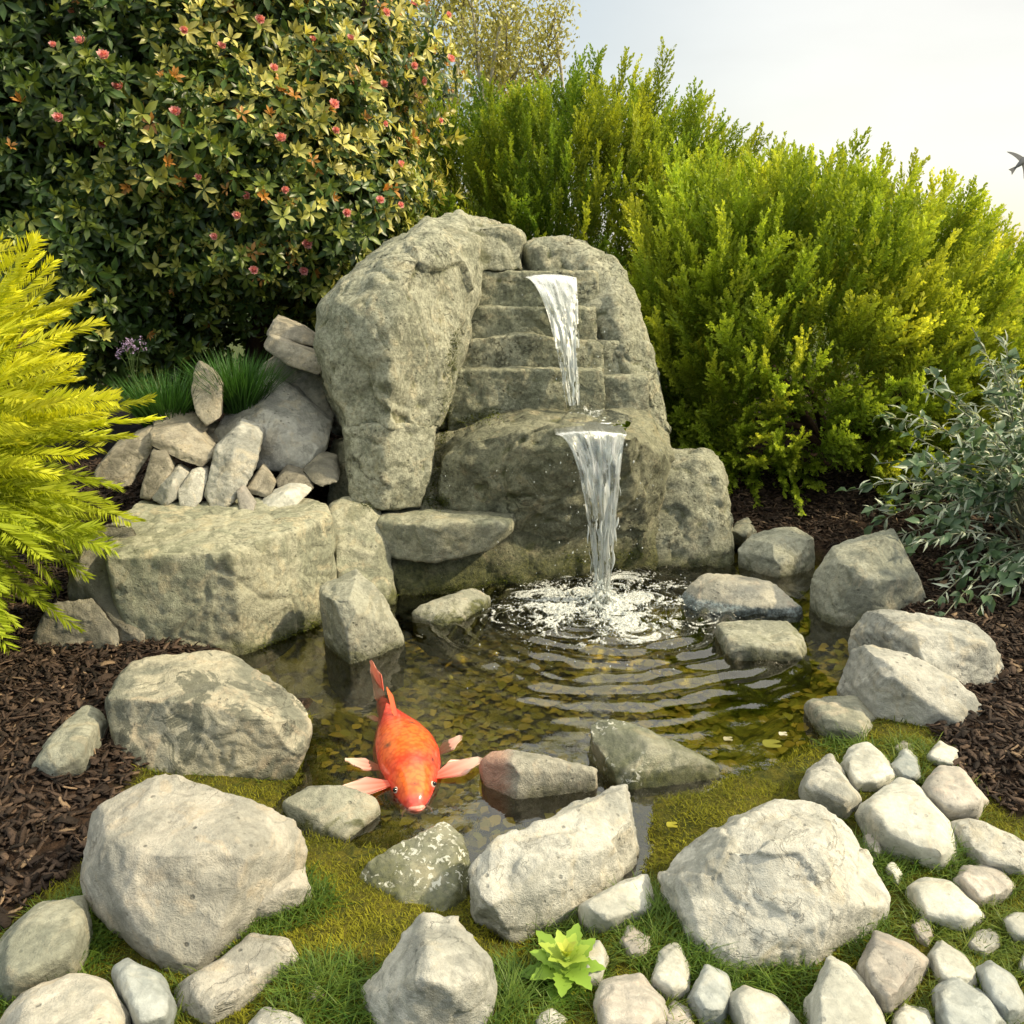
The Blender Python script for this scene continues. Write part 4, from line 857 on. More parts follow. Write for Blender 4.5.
# golden bush at left: flat, two-ranked fronds
def frond(L, n, nl, w):
    out = []; z = np.linspace(0, 1, 6); pts = np.stack([0 * z, .12 * L * z ** 2 * rng.uniform(-1, .3), L * z], 1)
    for a in range(5): needles_on(pts[a], pts[a + 1], n // 5 * 2, nl * (.62 + .38 * math.sin((a + .8) / 5 * math.pi)), w, 1.02 - .08 * a, .22, out, a / 5, (a + 1) / 5)
    V = np.concatenate([o[0] for o in out]); T = np.concatenate([o[1] for o in out]); return V, np.clip(T * .8 + .2, 0, 1)
def golden():
    c = np.array([-1.73, 2.35, .70]); rad = np.array([.49, .46, .52]); base = (c[0], c[1], .04)
    root = empty('golden_shrub', base); tag(root, 'bright golden yellow shrub with flat feathery fronds at the left edge', 'shrub')
    var = [frond(.36, 70, .074, .0030) for _ in range(8)]
    p, d = shell(430, c, rad, -.9, 21, (.70, 1.0), .10); p2, d2 = shell(300, c, rad, -.9, 22, (.4, .7))
    p = np.concatenate([p, p2]); d = np.concatenate([d, d2])
    dirs = unit(d * 1.0 + np.array([.30, -.10, .12]) + rng.normal(0, .22, p.shape)); p = p - dirs * .13
    k = p[:, 2] > .10; p, dirs, d = p[k], dirs[k], d[k]
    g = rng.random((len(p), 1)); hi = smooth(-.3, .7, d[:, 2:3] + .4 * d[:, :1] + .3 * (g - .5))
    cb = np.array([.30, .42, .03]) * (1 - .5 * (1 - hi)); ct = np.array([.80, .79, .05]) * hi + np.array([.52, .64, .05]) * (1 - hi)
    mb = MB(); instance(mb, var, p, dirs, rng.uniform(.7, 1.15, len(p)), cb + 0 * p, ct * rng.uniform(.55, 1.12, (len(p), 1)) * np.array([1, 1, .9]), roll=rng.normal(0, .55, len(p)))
    o = mb.build('crown', M['needle'], root); o.location = -Vector(base)
    mb = MB()
    for k in range(12):
        a = rng.random() * 6.283; e = c + np.array([math.cos(a) * .42, math.sin(a) * .36, rng.uniform(-.3, .4)]); b = np.array(base) + np.array([math.cos(a), math.sin(a), 0]) * .04
        mb.tube(np.array([b, b * .5 + e * .5 + [0, 0, .06], e]), [.02, .012, .005], 6, (.10, .07, .03))
    mb.build('branches', M['bark'], root).location = -Vector(base)
golden()

# ------------------------------------------------------------------ plants with leaves
def leaf_shape(L, W_, fold=.25, curl=.15, wpos=.55):
    """length along +Z, width X; 4 faces"""
    V = np.array([[0, 0, 0], [-W_ * .7, fold * W_, L * .28], [0, 0, L * .28], [W_ * .7, fold * W_, L * .28], [-W_, fold * W_ - curl * L * .3, L * .62], [0, -curl * L * .3, L * .62], [W_, fold * W_ - curl * L * .3, L * .62], [0, -curl * L, L]], float)
    F = np.array([[0, 2, 1], [0, 3, 2], [4, 5, 7], [5, 6, 7]]); F4 = np.array([[1, 2, 5, 4], [2, 3, 6, 5]]); return V, F, F4
def add_leaves(mb, pos, dirs, nrm, size, col, shape):
    V, F, F4 = shape; n = len(pos); d = unit(dirs); X_ = unit(np.cross(nrm, d)); Y_ = np.cross(d, X_)
    w = np.einsum('vk,nkl->nvl', V, np.stack([X_, Y_, d], 1) * size[:, None, None]) + pos[:, None]
    k = len(V); off = (np.arange(n) * k)[:, None, None]; C = np.repeat(col[:, None], k, 1).reshape(-1, 3)
    V_ = w.reshape(-1, 3); n0 = mb.n
    mb.add(V_, (F[None] + off).reshape(-1, 3), C); mb.f.setdefault(4, []).append((F4[None] + off).reshape(-1, 4) + n0)
def whorls(mb, pos, axis, nl, size, col, shape, spread=(.9, 1.35), jit=.15):
    n = len(pos); a = unit(axis); ref = np.where(np.abs(a[:, 2:3]) > .9, np.array([[1., 0, 0]]), np.array([[0, 0, 1.]])); A = unit(np.cross(a, ref)); B = np.cross(a, A)
    ph = rng.random(n) * 6.283
    for k in range(nl):
        az = ph + k * 6.283 / nl + rng.normal(0, .18, n); sp = rng.uniform(*spread, n)
        out = np.cos(az)[:, None] * A + np.sin(az)[:, None] * B; d = a * np.cos(sp)[:, None] + out * np.sin(sp)[:, None]
        nr = a * np.sin(sp)[:, None] - out * np.cos(sp)[:, None] + rng.normal(0, jit, (n, 3))
        add_leaves(mb, pos + d * .004, d, nr, size * rng.uniform(.75, 1.15, n), col * rng.uniform(.85, 1.15, (n, 1)), shape)
def rhodo():
    base = (-1.7, 5.0, float(ground_z(np.array([-1.7]), np.array([5.0]))[0])); root = empty('flowering_shrub', base)
    tag(root, 'huge dark leafed flowering shrub with pink buds and orange young leaves at upper left', 'shrub')
    sh = leaf_shape(.066, .0125, .3, .18); mb = MB(); P_, D_ = [], []
    for c, r_, n, lo in (((-1.93, 5.05, 1.85), (1.52, 1.12, 1.45), 9800, -.75), ((-1.22, 4.75, 1.45), (.80, .72, .72), 2000, -.7), ((-2.3, 4.6, 1.2), (.9, .7, .9), 1700, -.8), ((-1.6, 5.5, .7), (1.5, .6, .75), 900, -.5)):
        p, d = shell(n, np.array(c), np.array(r_), lo, int(n) % 13, (.80, 1.02), .20, 3.2); P_.append(p); D_.append(d)
        p, d = shell(n // 4, np.array(c), np.array(r_), lo, int(n) % 11, (.5, .8), .15); P_.append(p); D_.append(d)
    p = np.concatenate(P_); d = np.concatenate(D_); k = (p[:, 2] > .25); p, d = p[k], d[k]
    axis = unit(d + np.array([.15, -.25, .35]) + rng.normal(0, .3, p.shape))
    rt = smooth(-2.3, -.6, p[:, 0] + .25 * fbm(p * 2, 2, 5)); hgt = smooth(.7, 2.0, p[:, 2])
    yv = np.clip(  .17 + .80 * rt * (.3 + .7 * hgt) + .30 * fbm(p * 3.0, 2, 8) + rng.normal(0, .26, len(p)), 0, 1)[:, None]; o_ = (.02 + .11 * rt * hgt) > rng.random(len(p))  # young-leaf yellow, plus sunlit paling painted in towards right and top
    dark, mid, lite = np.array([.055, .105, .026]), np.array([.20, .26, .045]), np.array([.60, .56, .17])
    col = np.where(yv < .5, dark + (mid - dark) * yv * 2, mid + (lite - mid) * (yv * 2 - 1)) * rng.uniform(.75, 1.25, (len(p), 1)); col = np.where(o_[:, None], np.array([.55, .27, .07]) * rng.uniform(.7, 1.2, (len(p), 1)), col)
    sz = np.where(o_, .75, 1.) * rng.uniform(.5, .98, len(p)); sel = rng.integers(0, 3, len(p))
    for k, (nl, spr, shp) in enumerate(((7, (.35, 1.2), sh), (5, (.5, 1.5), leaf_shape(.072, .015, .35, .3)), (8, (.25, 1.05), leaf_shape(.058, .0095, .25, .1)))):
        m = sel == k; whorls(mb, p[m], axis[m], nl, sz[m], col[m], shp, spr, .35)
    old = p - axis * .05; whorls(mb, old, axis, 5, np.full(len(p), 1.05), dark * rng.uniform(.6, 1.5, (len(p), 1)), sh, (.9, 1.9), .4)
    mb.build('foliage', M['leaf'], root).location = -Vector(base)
    mb = MB()
    for k in range(9):
        a = rng.random() * 6.283; e = np.array([-1.6 + math.cos(a) * 1.0, 5.0 + math.sin(a) * .6, 1.6 + rng.random() * .8]); b = np.array(base) + np.array([math.cos(a) * .2, math.sin(a) * .15, -.05]); m_ = b * .5 + e * .5 + [0, 0, .2]
        mb.tube(np.array([b, m_, e]), [.05, .035, .012], 8, (.05, .035, .025))
    mb.build('stems', M['bark'], root).location = -Vector(base)
    # flowers: ruffled pink clusters on shoot tips that face the pond
    fsh = leaf_shape(.032, .0105, .5, -.35); mbf = MB()
    for L_ in range(3):
        n = 6 + 2 * L_; az = np.arange(n) / n * 6.283 + L_ * .5; sp = .35 + .38 * L_
        dd = np.stack([np.cos(az) * math.sin(sp), np.sin(az) * math.sin(sp), np.full(n, math.cos(sp))], 1)
        nr = np.stack([-np.cos(az) * math.cos(sp), -np.sin(az) * math.cos(sp), np.full(n, math.sin(sp))], 1)
        add_leaves(mbf, dd * .004, dd, nr, rng.uniform(.85, 1.15, n), np.array([.85, .40, .44]) * rng.uniform(.7, 1.25, (n, 1)) + np.array([.05, .06, .05]) * L_, fsh)
    proto = mbf.build('flower', M['petal'], root)
    spots = [(160, 25), (120, 90), (182, 100), (222, 128), (250, 195), (343, 240), (122, 250), (207, 293), (297, 372), (240, 300), (402, 366), (482, 443), (530, 430), (510, 538), (440, 485), (625, 100), (700, 98), (820, 130), (525, 45), (460, 112), (355, 75), (435, 105),
             (570, 300), (660, 205), (670, 268), (755, 30), (795, 335), (690, 440), (620, 490), (560, 385), (630, 365), (835, 165), (545, 140), (700, 185), (600, 540), (810, 20), (870, 45), (765, 240), (500, 400), (715, 250), (780, 175), (880, 250), (750, 400), (890, 130), (805, 420)]
    vis = p[d[:, 1] < .2]; va = axis[d[:, 1] < .2]; rel = vis - np.array([0, 0, CAM_H]); dep = rel @ _f; sx = 512 + FOC * rel[:, 0] / dep; sy = 512 - FOC * (rel @ _u) / dep
    first = True
    for (a, b) in spots:
        q_ = np.hypot(sx - a / 2, sy - b / 2) + 26 * dep; k = int(np.argmin(q_)); o = proto if first else proto.copy()
        if not first: COL.objects.link(o); o.parent = root
        first = False
        o.location = Vector(vis[k] + unit(va[k]) * .03 + np.array([0, -.02, 0])) - Vector(base); o.rotation_euler = Vector(va[k] + np.array([0, -.6, 0])).to_track_quat('Z', 'Y').to_euler(); s_ = rng.uniform(.55, .95); o.scale = (s_,) * 3
rhodo()

# silvery shrub at the right edge
def silver():
    c = np.array([1.96, 3.05, .56]); base = (c[0], c[1], .08); root = empty('silvery_shrub', base); tag(root, 'silvery grey-green leafy shrub leaning in from the right edge', 'shrub')
    thin = leaf_shape(.046, .0042, .6, .6); broad = leaf_shape(.050, .014, .5, .4); mb = MB(); st = MB()
    for k in range(190):
        a = rng.uniform(0, 6.283); el = rng.uniform(-.22, 1.35); d = np.array([math.cos(a) * math.cos(el), math.sin(a) * math.cos(el), math.sin(el)]); L = rng.uniform(.32, .66) * (1.05 if el > .6 else 1)
        b = np.array([c[0], c[1], .12]) + np.array([math.cos(a), math.sin(a), 0]) * .1 + np.array([0, 0, rng.uniform(0, .25)]); t = np.linspace(0, 1, 9)[:, None]
        pts = b + d * L * t + np.array([0, 0, .10]) * t * (1 - t) * 2 - np.array([0, 0, .04]) * t ** 2 * (1 - d[2]); st.tube(pts, np.linspace(.004, .0015, 9), 5, (.22, .23, .17))
        n = 34; tt = rng.uniform(.25, 1, n); pos = np.stack([np.interp(tt, t[:, 0], pts[:, i]) for i in range(3)], 1); dr = unit(d * .7 + rng.normal(0, .6, (n, 3)))
        m = rng.random(n) < (.62 if el > .1 else .5)
        ca = np.array([.50, .56, .46]) * rng.uniform(.7, 1.35, (n, 1)); cb = np.array([.10, .17, .09]) * rng.uniform(.7, 1.3, (n, 1))
        nr = rng.normal(0, .5, (n, 3)) + np.array([0, -.3, 1])
        add_leaves(mb, pos[m], dr[m], nr[m], rng.uniform(.7, 1.2, m.sum()), ca[m], thin); add_leaves(mb, pos[~m], dr[~m], nr[~m], rng.uniform(.7, 1.2, (~m).sum()), cb[~m], broad)
    mb.build('foliage', M['leaf'], root).location = -Vector(base); st.build('stems', M['bark'], root).location = -Vector(base)
silver()

# far birch-like trees
def thin_tree(label, X0, Y0, H, spread, n, seed):
    base = (X0, Y0, .1); root = empty('tree', base); tag(root, label, 'tree', 'slender trees in the distance'); tr = MB(); lf = MB(); r_ = np.random.default_rng(seed); pts_all = []
    for s_ in range(5):
        t = np.linspace(0, 1, 8)[:, None]; top = np.array([X0 + r_.normal(0, spread * .45), Y0 + r_.normal(0, spread * .4), H * r_.uniform(.8, 1.05)]); b = np.array(base) + [r_.normal(0, .12), r_.normal(0, .12), -.1]
        m_ = b + (top - b) * t + np.array([r_.normal(0, .25), 0, 0]) * np.sin(t * 3.1); tr.tube(m_, np.linspace(.07, .012, 8), 7, (.42, .39, .32))
        for k in range(26):
            a = r_.uniform(.22, 1); p = b + (top - b) * a; az = r_.uniform(0, 6.283); L = spread * r_.uniform(.35, .9) * (1.15 - .6 * a); e = p + np.array([math.cos(az) * L * .6, math.sin(az) * L * .6, L * .95]); tr.tube(np.array([p, p * .5 + e * .5 + [0, 0, -.06], e]), [.016, .010, .004], 4, (.26, .23, .15)); 
            u_ = r_.uniform(.15, 1, n)[:, None]; pts_all.append(p * (1 - u_) + e * u_ + r_.normal(0, .13, (n, 3)))
    q_ = np.concatenate(pts_all); N = len(q_); dr = unit(r_.normal(0, .5, (N, 3)) + np.array([0, 0, .35])); nr = r_.normal(0, 1, (N, 3))
    c_ = np.array([.44, .42, .13]) * r_.uniform(.6, 1.35, (N, 1)); add_leaves(lf, q_, dr, nr, r_.uniform(.7, 1.4, N), c_, leaf_shape(.052, .014, .2, .1))
    lf.build('crown', M['leaf'], root).location = -Vector(base); tr.build('trunk', M['bark'], root).location = -Vector(base)
thin_tree('slender pale leafed tree rising between the flowering shrub and the conifers', -.15, 12.5, 4.6, 1.0, 105, 5)
thin_tree('yellowish tree half hidden behind the right flank of the flowering shrub', -1.25, 13.5, 5.2, 1.2, 100, 8)

# grass tufts, small flowers, rosette
def blades(mb, pos, dirs, L, w, col, bend, seg=3):
    n = len(pos); d = unit(dirs); h = unit(np.stack([d[:, 0], d[:, 1], 0 * d[:, 2]], 1) + rng.normal(0, .25, (n, 3)) * [1, 1, 0]); sd = unit(np.cross(h, [0, 0, 1.]))
    V = []
    for k in range(seg + 1):
        t = k / seg; p = pos + d * (L * t)[:, None] + h * (bend * L * t * t)[:, None] - np.array([0, 0, 1]) * (bend * .45 * L * t * t)[:, None]; ww = w * (1 - t) ** .7
        V += [p - sd * ww[:, None], p + sd * ww[:, None]] if k < seg else [p]
    V = np.stack(V, 1); K = V.shape[1]; off = (np.arange(n) * K)[:, None, None]; C = np.repeat(col[:, None], K, 1) * np.linspace(.65, 1.15, K)[None, :, None]; n0 = mb.n
    quads = np.array([[2 * k, 2 * k + 1, 2 * k + 3, 2 * k + 2] for k in range(seg - 1)]); tri = np.array([[2 * seg - 2, 2 * seg - 1, 2 * seg]])
    mb.add(V.reshape(-1, 3), (tri[None] + off).reshape(-1, 3), C.reshape(-1, 3))
    if len(quads): mb.f.setdefault(4, []).append((quads[None] + off).reshape(-1, 4) + n0)
for lab, c, r_, L in (('dense dark green grass tuft above the largest rubble boulder', Q(238, 398, 3.40), .085, .25), ('dark green grass tuft half behind the golden bush', Q(166, 414, 3.36), .085, .235)):
    c = np.array(c); mb = MB(); n = 760; a = rng.random(n) * 6.283; rr = np.sqrt(rng.random(n)); pos = c + np.stack([np.cos(a) * rr * r_, np.sin(a) * rr * r_ * .8, -.05 + 0 * a], 1)
    dirs = np.stack([np.cos(a) * rr * .55, np.sin(a) * rr * .55, np.ones(n)], 1) + rng.normal(0, .12, (n, 3)); blades(mb, pos, dirs, L * rng.uniform(.7, 1.1, n), np.full(n, .0028), np.array([.045, .125, .022]) * rng.uniform(.6, 1.5, (n, 1)), rng.uniform(.05, .4, n), 4)
    o = mb.build('grass_tuft', M['grassblade'], None, loc=tuple(c)); tag(o, lab, 'grass', 'grass tufts on the rubble')
def purple():
    c = Q(133, 372, 3.75); root = empty('purple_flower', c); root.scale = (.62,) * 3; tag(root, 'small mauve flower spike in the shade beside the golden bush', 'flower'); st = MB(); pt = MB()
    for k in range(7):
        e = np.array([(k - 3) * .024 + rng.normal(0, .005), rng.normal(0, .03), .17 + rng.normal(0, .02)]); st.tube(np.array([[0, 0, -.12], e * .5, e]), .0025, 5, (.06, .10, .03)); n = 26; pt = MB()
        p = e + rng.normal(0, .011, (n, 3)) + np.array([0, 0, 1]) * rng.uniform(-.03, .03, (n, 1)); add_leaves(pt, p, rng.normal(0, 1, (n, 3)), rng.normal(0, 1, (n, 3)), rng.uniform(.6, 1, n), np.array([.40, .30, .52]) * rng.uniform(.7, 1.2, (n, 1)), leaf_shape(.02, .006)); pt.build('flower_head', M['petal'], root)
    st.build('stems', M['bark'], root)
purple()
def rosette():
    c = P(566, 972, .045); root = empty('rosette_plant', c); tag(root, 'lime green rosette plant with toothed leaves in the foreground grass', 'plant')
    def toothed(L, W_, curl, nt=5):
        n = 2 * nt + 3; t = np.linspace(0, 1, n); w = W_ * np.sin(np.clip(t * .92 + .08, 0, 1) * math.pi) ** .8; w[1::2] *= 1.22; w[2::2] *= .90; w[0] = W_ * .35; w[-1] = 0
        y = curl * t ** 2 * L; V = np.concatenate([np.stack([-w, y + w * .22, t * L], 1), np.stack([0 * t, y, t * L], 1), np.stack([w, y + w * .22, t * L], 1)])
        k = np.arange(n - 1); return V, np.concatenate([np.stack([k, k + 1, n + k + 1, n + k], 1), np.stack([n + k, n + k + 1, 2 * n + k + 1, 2 * n + k], 1)])
    rr = [(6, .084, .019, 1.30, (.15, .29, .04)), (8, .072, .0165, 1.02, (.26, .42, .06)), (7, .052, .0125, .68, (.40, .53, .085)), (5, .028, .008, .32, (.52, .58, .11))]
    for L_, (n, L, W_, sp, c_) in enumerate(rr):
        for k in range(n):
            az = k * 6.283 / n + L_ * .55 + rng.normal(0, .1); V, F = toothed(L * rng.uniform(.88, 1.12), W_, -.28); s_ = sp + rng.normal(0, .06); d = np.array([math.cos(az) * math.sin(s_), math.sin(az) * math.sin(s_), math.cos(s_)]); nn = np.array([-math.cos(az) * math.cos(s_), -math.sin(az) * math.cos(s_), math.sin(s_)])
            X_ = np.cross(nn, d); mb = MB(); mb.add(V @ np.stack([X_, nn, d]) + np.array([0, 0, .014 * L_ - .01]), F, np.array(c_) * rng.uniform(.85, 1.12)); mb.build('leaf', M['petal'], root)
    mb = MB(); mb.tube(np.array([[0, 0, -.05], [0, 0, .03]]), .006, 6, (.2, .3, .05)); mb.build('stem', M['bark'], root)
rosette()

# ------------------------------------------------------------------ ground cover
def scatter(n, x0, x1, y0, y1): return rng.uniform(x0, x1, n), rng.uniform(y0, y1, n)
x, y = scatter(420000, -1.1, 1.7, .85, 2.35); keep = rng.random(len(x)) < np.clip(2.0 / y ** 1.5 * .9, .25, 1); x, y = x[keep], y[keep]
sd_l = sdist(x, y, LAWN); z = ground_z(x, y); k = (sd_l < .012 * rng.normal(size=len(x)) + .0) & (z > -.085); x, y, z = x[k], y[k], z[k]
pp = np.stack([x, y, 0 * x], 1); gm = fbm(pp * 3.2, 3, 71)
GR = [P(a, b, .03)[:2] for a, b in ((665, 935), (700, 960), (850, 930), (850, 890), (530, 985), (500, 1010), (250, 915), (330, 1010), (90, 930), (60, 965), (930, 860), (770, 985), (560, 930), (20, 990), (860, 870), (640, 915), (850, 740), (290, 900))]
near = np.zeros(len(x))
for g in GR: near = np.maximum(near, np.exp(-((x - g[0]) ** 2 + (y - g[1]) ** 2) / .085 ** 2))
grassy = near + .30 * gm + .25 * smooth(1.45, 1.15, y) - .3 * smooth(.06, .0, z)
mg = (grassy > .45) & (rng.random(len(x)) < .42); mm = ~mg & (rng.random(len(x)) < .80 * smooth(-.75, -.2, fbm(pp * 5.5, 3, 72)))
mb = MB(); n = mm.sum(); pos = np.stack([x[mm], y[mm], z[mm] - .004], 1); hue = fbm(pp[mm] * 9, 3, 73)[:, None] * .8 + rng.normal(0, .25, (n, 1)) + .5 * gm[mm][:, None]; hue = np.clip(hue * .5 + .5, 0, 1)
wetk = smooth(.03, -.06, z[mm])[:, None]
col = np.array([.085, .10, .012]) * (1 - hue) + np.array([.31, .30, .026]) * hue; col = col * (1 - .25 * wetk); L = rng.uniform(.007, .018, n) * (1 + .5 * grassy[mm].clip(0, 1)) * (1 + .6 * fbm(pp[mm] * 11, 2, 76)).clip(.4, 2); blades(mb, pos, rng.normal(0, .45, (n, 3)) + [0, 0, 1], L, rng.uniform(.0009, .0017, n), col * rng.uniform(.75, 1.3, (n, 1)), rng.uniform(.1, .7, n), 2)
tag(mb.build('moss', M['moss']), kind='stuff')
mb = MB(); n = mg.sum(); pos = np.stack([x[mg], y[mg], z[mg] - .004], 1); L = rng.uniform(.02, .062, n) * (.6 + .65 * near[mg].clip(0, 1)); h = rng.random((n, 1)) * .7 + .3 * fbm(pp[mg] * 14, 2, 75)[:, None].clip(-1, 1)
col = np.array([.055, .125, .016]) * (1 - h) + np.array([.18, .26, .035]) * h; blades(mb, pos, rng.normal(0, .38, (n, 3)) + [0, 0, 1] + np.array([fbm(pp[mg] * 6, 2, 77), fbm(pp[mg] * 6, 2, 79), 0 * x[mg]]).T * .5, L, rng.uniform(.0010, .0019, n), col, rng.uniform(.2, 1.0, n), 3)
tag(mb.build('grass', M['grassblade']), kind='stuff')

# moss growing in the joints of the stonework
def joint_moss(lines, n, spread, L):
    dg = bpy.context.evaluated_depsgraph_get(); dg.update(); P_, N_ = [], []
    for (x0, y0, x1, y1) in lines:
        for k in range(n):
            t = rng.random(); d = ray(x0 + (x1 - x0) * t + rng.normal(0, spread), y0 + (y1 - y0) * t + rng.normal(0, spread)); ok, loc, nr, _, ob, _ = S.ray_cast(dg, (0, 0, CAM_H), Vector(d).normalized())
            if ok and ob.name.split('.')[0] in ('pillar', 'step', 'core', 'inner_wall', 'basin_boulder', 'lower_wall', 'rock_block', 'wall_rock', 'ledge_stone', 'base_boulder', 'shoulder_boulder'): P_.append(loc[:]); N_.append(nr[:])
    P_, N_ = np.array(P_), np.array(N_); m = len(P_); h = rng.random((m, 1)); mb = MB()
    blades(mb, P_ - N_ * .002, N_ * .8 + np.array([0, 0, .6]) + rng.normal(0, .35, (m, 3)), rng.uniform(.5, 1.2, m) * L, rng.uniform(.0016, .003, m), np.array([.06, .085, .012]) * (1 - h) + np.array([.20, .23, .03]) * h, rng.uniform(.1, .6, m), 2)
    return mb
mb = joint_moss([(452, 350, 446, 420), (446, 420, 432, 492), (458, 330, 450, 372), (364, 500, 380, 506), (425, 500, 446, 503), (250, 660, 325, 628), (262, 652, 322, 622), (400, 600, 520, 578), (560, 560, 640, 555), (452, 425, 500, 412)], 620, 3.2, .010)
tag(mb.build('joint_moss', M['moss']), kind='stuff')

# blades pressed against the feet of the stones
foot = []
for o in list(COL.objects):
    if o.type == 'MESH' and o.get('group') in (GP, GL):
        c_ = np.empty(len(o.data.vertices) * 3, np.float32); o.data.vertices.foreach_get('co', c_); c_ = c_.reshape(-1, 3) + np.array(o.location); b_ = c_[(c_[:, 2] > .015) & (c_[:, 2] < .045)]
        if len(b_): foot.append(b_[rng.random(len(b_)) < .19])
foot = np.concatenate(foot); foot[:, :2] += rng.normal(0, .004, (len(foot), 2)); k = (sdist(foot[:, 0], foot[:, 1], LAWN) < 0) & (sdist(foot[:, 0], foot[:, 1], POND) > .02) & (foot[:, 1] < 2.2) & (fbm(foot * 7, 2, 88) > -.25); foot = foot[k]; foot[:, 2] = ground_z(foot[:, 0], foot[:, 1]) - .004
n = len(foot); h = rng.random((n, 1)); mb = MB(); blades(mb, foot, rng.normal(0, .45, (n, 3)) + [0, -.25, 1], rng.uniform(.018, .05, n), rng.uniform(.0009, .0017, n), np.array([.06, .12, .016]) * (1 - h) + np.array([.20, .25, .035]) * h, rng.uniform(.2, 1., n), 3)
tag(mb.build('grass_fringe', M['grassblade']), kind='stuff')

# bark mulch: thin torn chips and shreds
def mulch():
    x, y = scatter(105000, -2.3, 2.8, 1.0, 4.3); k = (sdist(x, y, LAWN) > .0) & (sdist(x, y, POND) > .03); w = rng.random(len(x)) < np.clip(3.6 / y ** 1.3, .2, 1); k &= w; x, y = x[k], y[k]; z = ground_z(x, y); n = len(x)
    L = rng.uniform(.006, .021, n) * rng.uniform(.6, 1.3, n); Wd = L * rng.uniform(.12, .5, n); a = rng.random(n) * 6.283; tilt = rng.normal(0, .38, n); d = np.stack([np.cos(a) * np.cos(tilt), np.sin(a) * np.cos(tilt), np.sin(tilt)], 1); nr = unit(rng.normal(0, .40, (n, 3)) + [0, 0, 1]); s_ = unit(np.cross(nr, d)); u_ = np.cross(d, s_); c = np.stack([x, y, z + .003 + rng.random(n) * .012], 1)
    arch = rng.normal(0, .18, n) * L; V = []
    for t, wf in ((-1, .55), (-.35, 1), (.35, .95), (1, .4)):
        for sgn in (-1, 1):
            for up in (1, -1): V.append(c + d * (L * t * (1 + .15 * sgn * rng.normal(0, 1, n)))[:, None] + s_ * (Wd * wf * sgn * rng.uniform(.6, 1.2, n))[:, None] + u_ * (.0016 * up + arch * (1 - t * t))[:, None])
    V = np.stack(V, 1); F = []
    for k in range(3):
        b = k * 4; F += [[b, b + 2, b + 6, b + 4], [b + 1, b + 5, b + 7, b + 3], [b, b + 4, b + 5, b + 1], [b + 2, b + 3, b + 7, b + 6]]
    F += [[0, 1, 3, 2], [12, 14, 15, 13]]; F = np.array(F); off = (np.arange(n) * 16)[:, None, None]
    base = np.array([[.034, .023, .018], [.054, .036, .027], [.090, .060, .043], [.020, .014, .011], [.20, .14, .09]])[rng.choice(5, n, p=[.3, .3, .17, .2, .03])] * rng.uniform(.7, 1.4, (n, 1)); C = np.repeat(base[:, None], 16, 1)
    me = mesh_np('bark_mulch', V.reshape(-1, 3), [(F[None] + off).reshape(-1, 4)], C.reshape(-1, 3), smooth=False); tag(link('bark_mulch', me, M['chip']), kind='stuff')
mulch()

# sunken leaves on the pond bed
def litter():
    x, y = scatter(6000, -.7, 1.3, 1.5, 3.1); sd_ = sdist(x, y, POND); k = (sd_ < -.03) & (ground_z(x, y) < -.03) & (rng.random(len(x)) < smooth(-.15, .5, fbm(np.stack([x, y, 0 * x], 1) * 3.5, 2, 91) + .25)); x, y = x[k], y[k]; n = len(x); z = ground_z(x, y) + .004 + rng.random(n) * .012
    mb = MB(); sh = leaf_shape(.038, .013, .15, .1); a = rng.random(n) * 6.283; d = np.stack([np.cos(a), np.sin(a), rng.normal(0, .12, n)], 1); c = np.array([[.46, .34, .045], [.38, .31, .04], [.30, .28, .035], [.20, .18, .025]])[rng.choice(4, n, p=[.35, .3, .2, .15])] * rng.uniform(.8, 1.3, (n, 1))
    add_leaves(mb, np.stack([x, y, z], 1), d, rng.normal(0, .2, (n, 3)) + [0, 0, 1], rng.uniform(.7, 1.35, n), c, sh); tag(mb.build('sunken_leaves', M['litter']), kind='stuff')
litter()

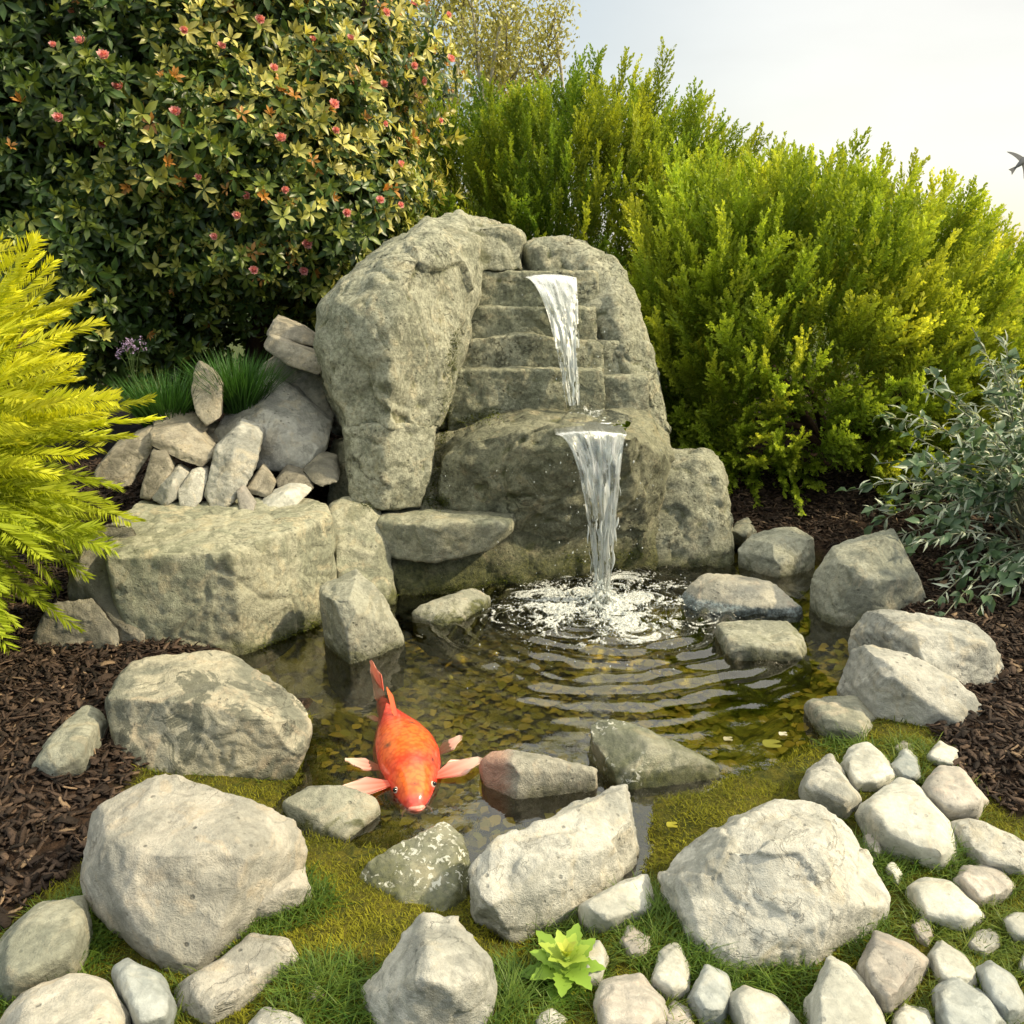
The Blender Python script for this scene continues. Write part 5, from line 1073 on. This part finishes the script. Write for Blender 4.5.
# small things at the shore
def pad(label, px, py, r_, col, z=.004, name='floating_leaf'):
    c = P(px, py, z); mb = MB(); a = np.linspace(.25, 6.05, 22); V = np.concatenate([[[0, 0, 0]], np.stack([np.cos(a) * r_, np.sin(a) * r_ * .9, .0015 + .0015 * np.sin(a * 3)], 1)]); k = np.arange(1, 22); mb.add(V, np.stack([0 * k, k, k + 1], 1), col); mb.add(V - [0, 0, .0015], np.stack([0 * k, k + 1, k], 1), col); o = mb.build(name, M['petal'], None); o.location = c; return tag(o, label, 'leaf')
pad('round olive leaf floating in the shallows near the right shore', 772, 744, .024, (.22, .22, .03))
pad('small white petal floating just beside the round olive leaf', 783, 734, .011, (.6, .58, .48), name='fallen_petal')
pad('pale petal floating between the sloping stone and the round olive leaf', 728, 739, .012, (.42, .40, .26), name='fallen_petal')
pad('small yellow leaf on moss between the two biggest front boulders', 672, 825, .012, (.36, .34, .04), z=.03, name='fallen_leaf')
# a bird crossing the sky at the right edge
def bird():
    c = Q(1022, 162, 9.0); root = empty('bird', c); tag(root, 'small grey bird in flight at the right edge of the sky', 'bird'); g = (.16, .16, .17); mb = MB()
    ax_ = unit(np.array([.75, .2, .62])); s = np.linspace(0, 1, 12); mb.tube(np.array([ax_ * (k - .35) * .22 for k in s]), .026 * np.sin(np.clip(s * .93 + .05, 0, 1) * math.pi) ** .7 + .002, 10, g); mb.build('body', M['bird'], root)
    for sg in (1, -1):
        mb = MB(); sd_ = unit(np.cross(ax_, [0, 1, 0])) * sg; L_ = .16; V = []
        for t in np.linspace(0, 1, 8):
            ch = .055 * (1 - t) ** .6 + .004; p = sd_ * L_ * t + ax_ * (.015 - .06 * t * t) + np.array([0, .05 * t, .0]); V += [p + ax_ * ch * .5, p - ax_ * ch * .5]
        V = np.array(V); k = np.arange(7) * 2; F = np.stack([k, k + 1, k + 3, k + 2], 1); mb.add(np.concatenate([V, V + [0, .003, 0]]), np.concatenate([F, F[:, ::-1] + 16]), g); mb.build('wing', M['bird'], root)
    mb = MB(); b = -ax_ * .075; sd_ = unit(np.cross(ax_, [0, 1, 0])); V = np.array([b + sd_ * .01, b - sd_ * .01, b - ax_ * .075 - sd_ * .032, b - ax_ * .06, b - ax_ * .075 + sd_ * .032]); mb.add(np.concatenate([V, V + [0, .003, 0]]), np.array([[0, 1, 3], [1, 2, 3], [0, 3, 4], [5, 8, 6], [6, 8, 7], [5, 9, 8]]), g); mb.build('tail', M['bird'], root)
bird()
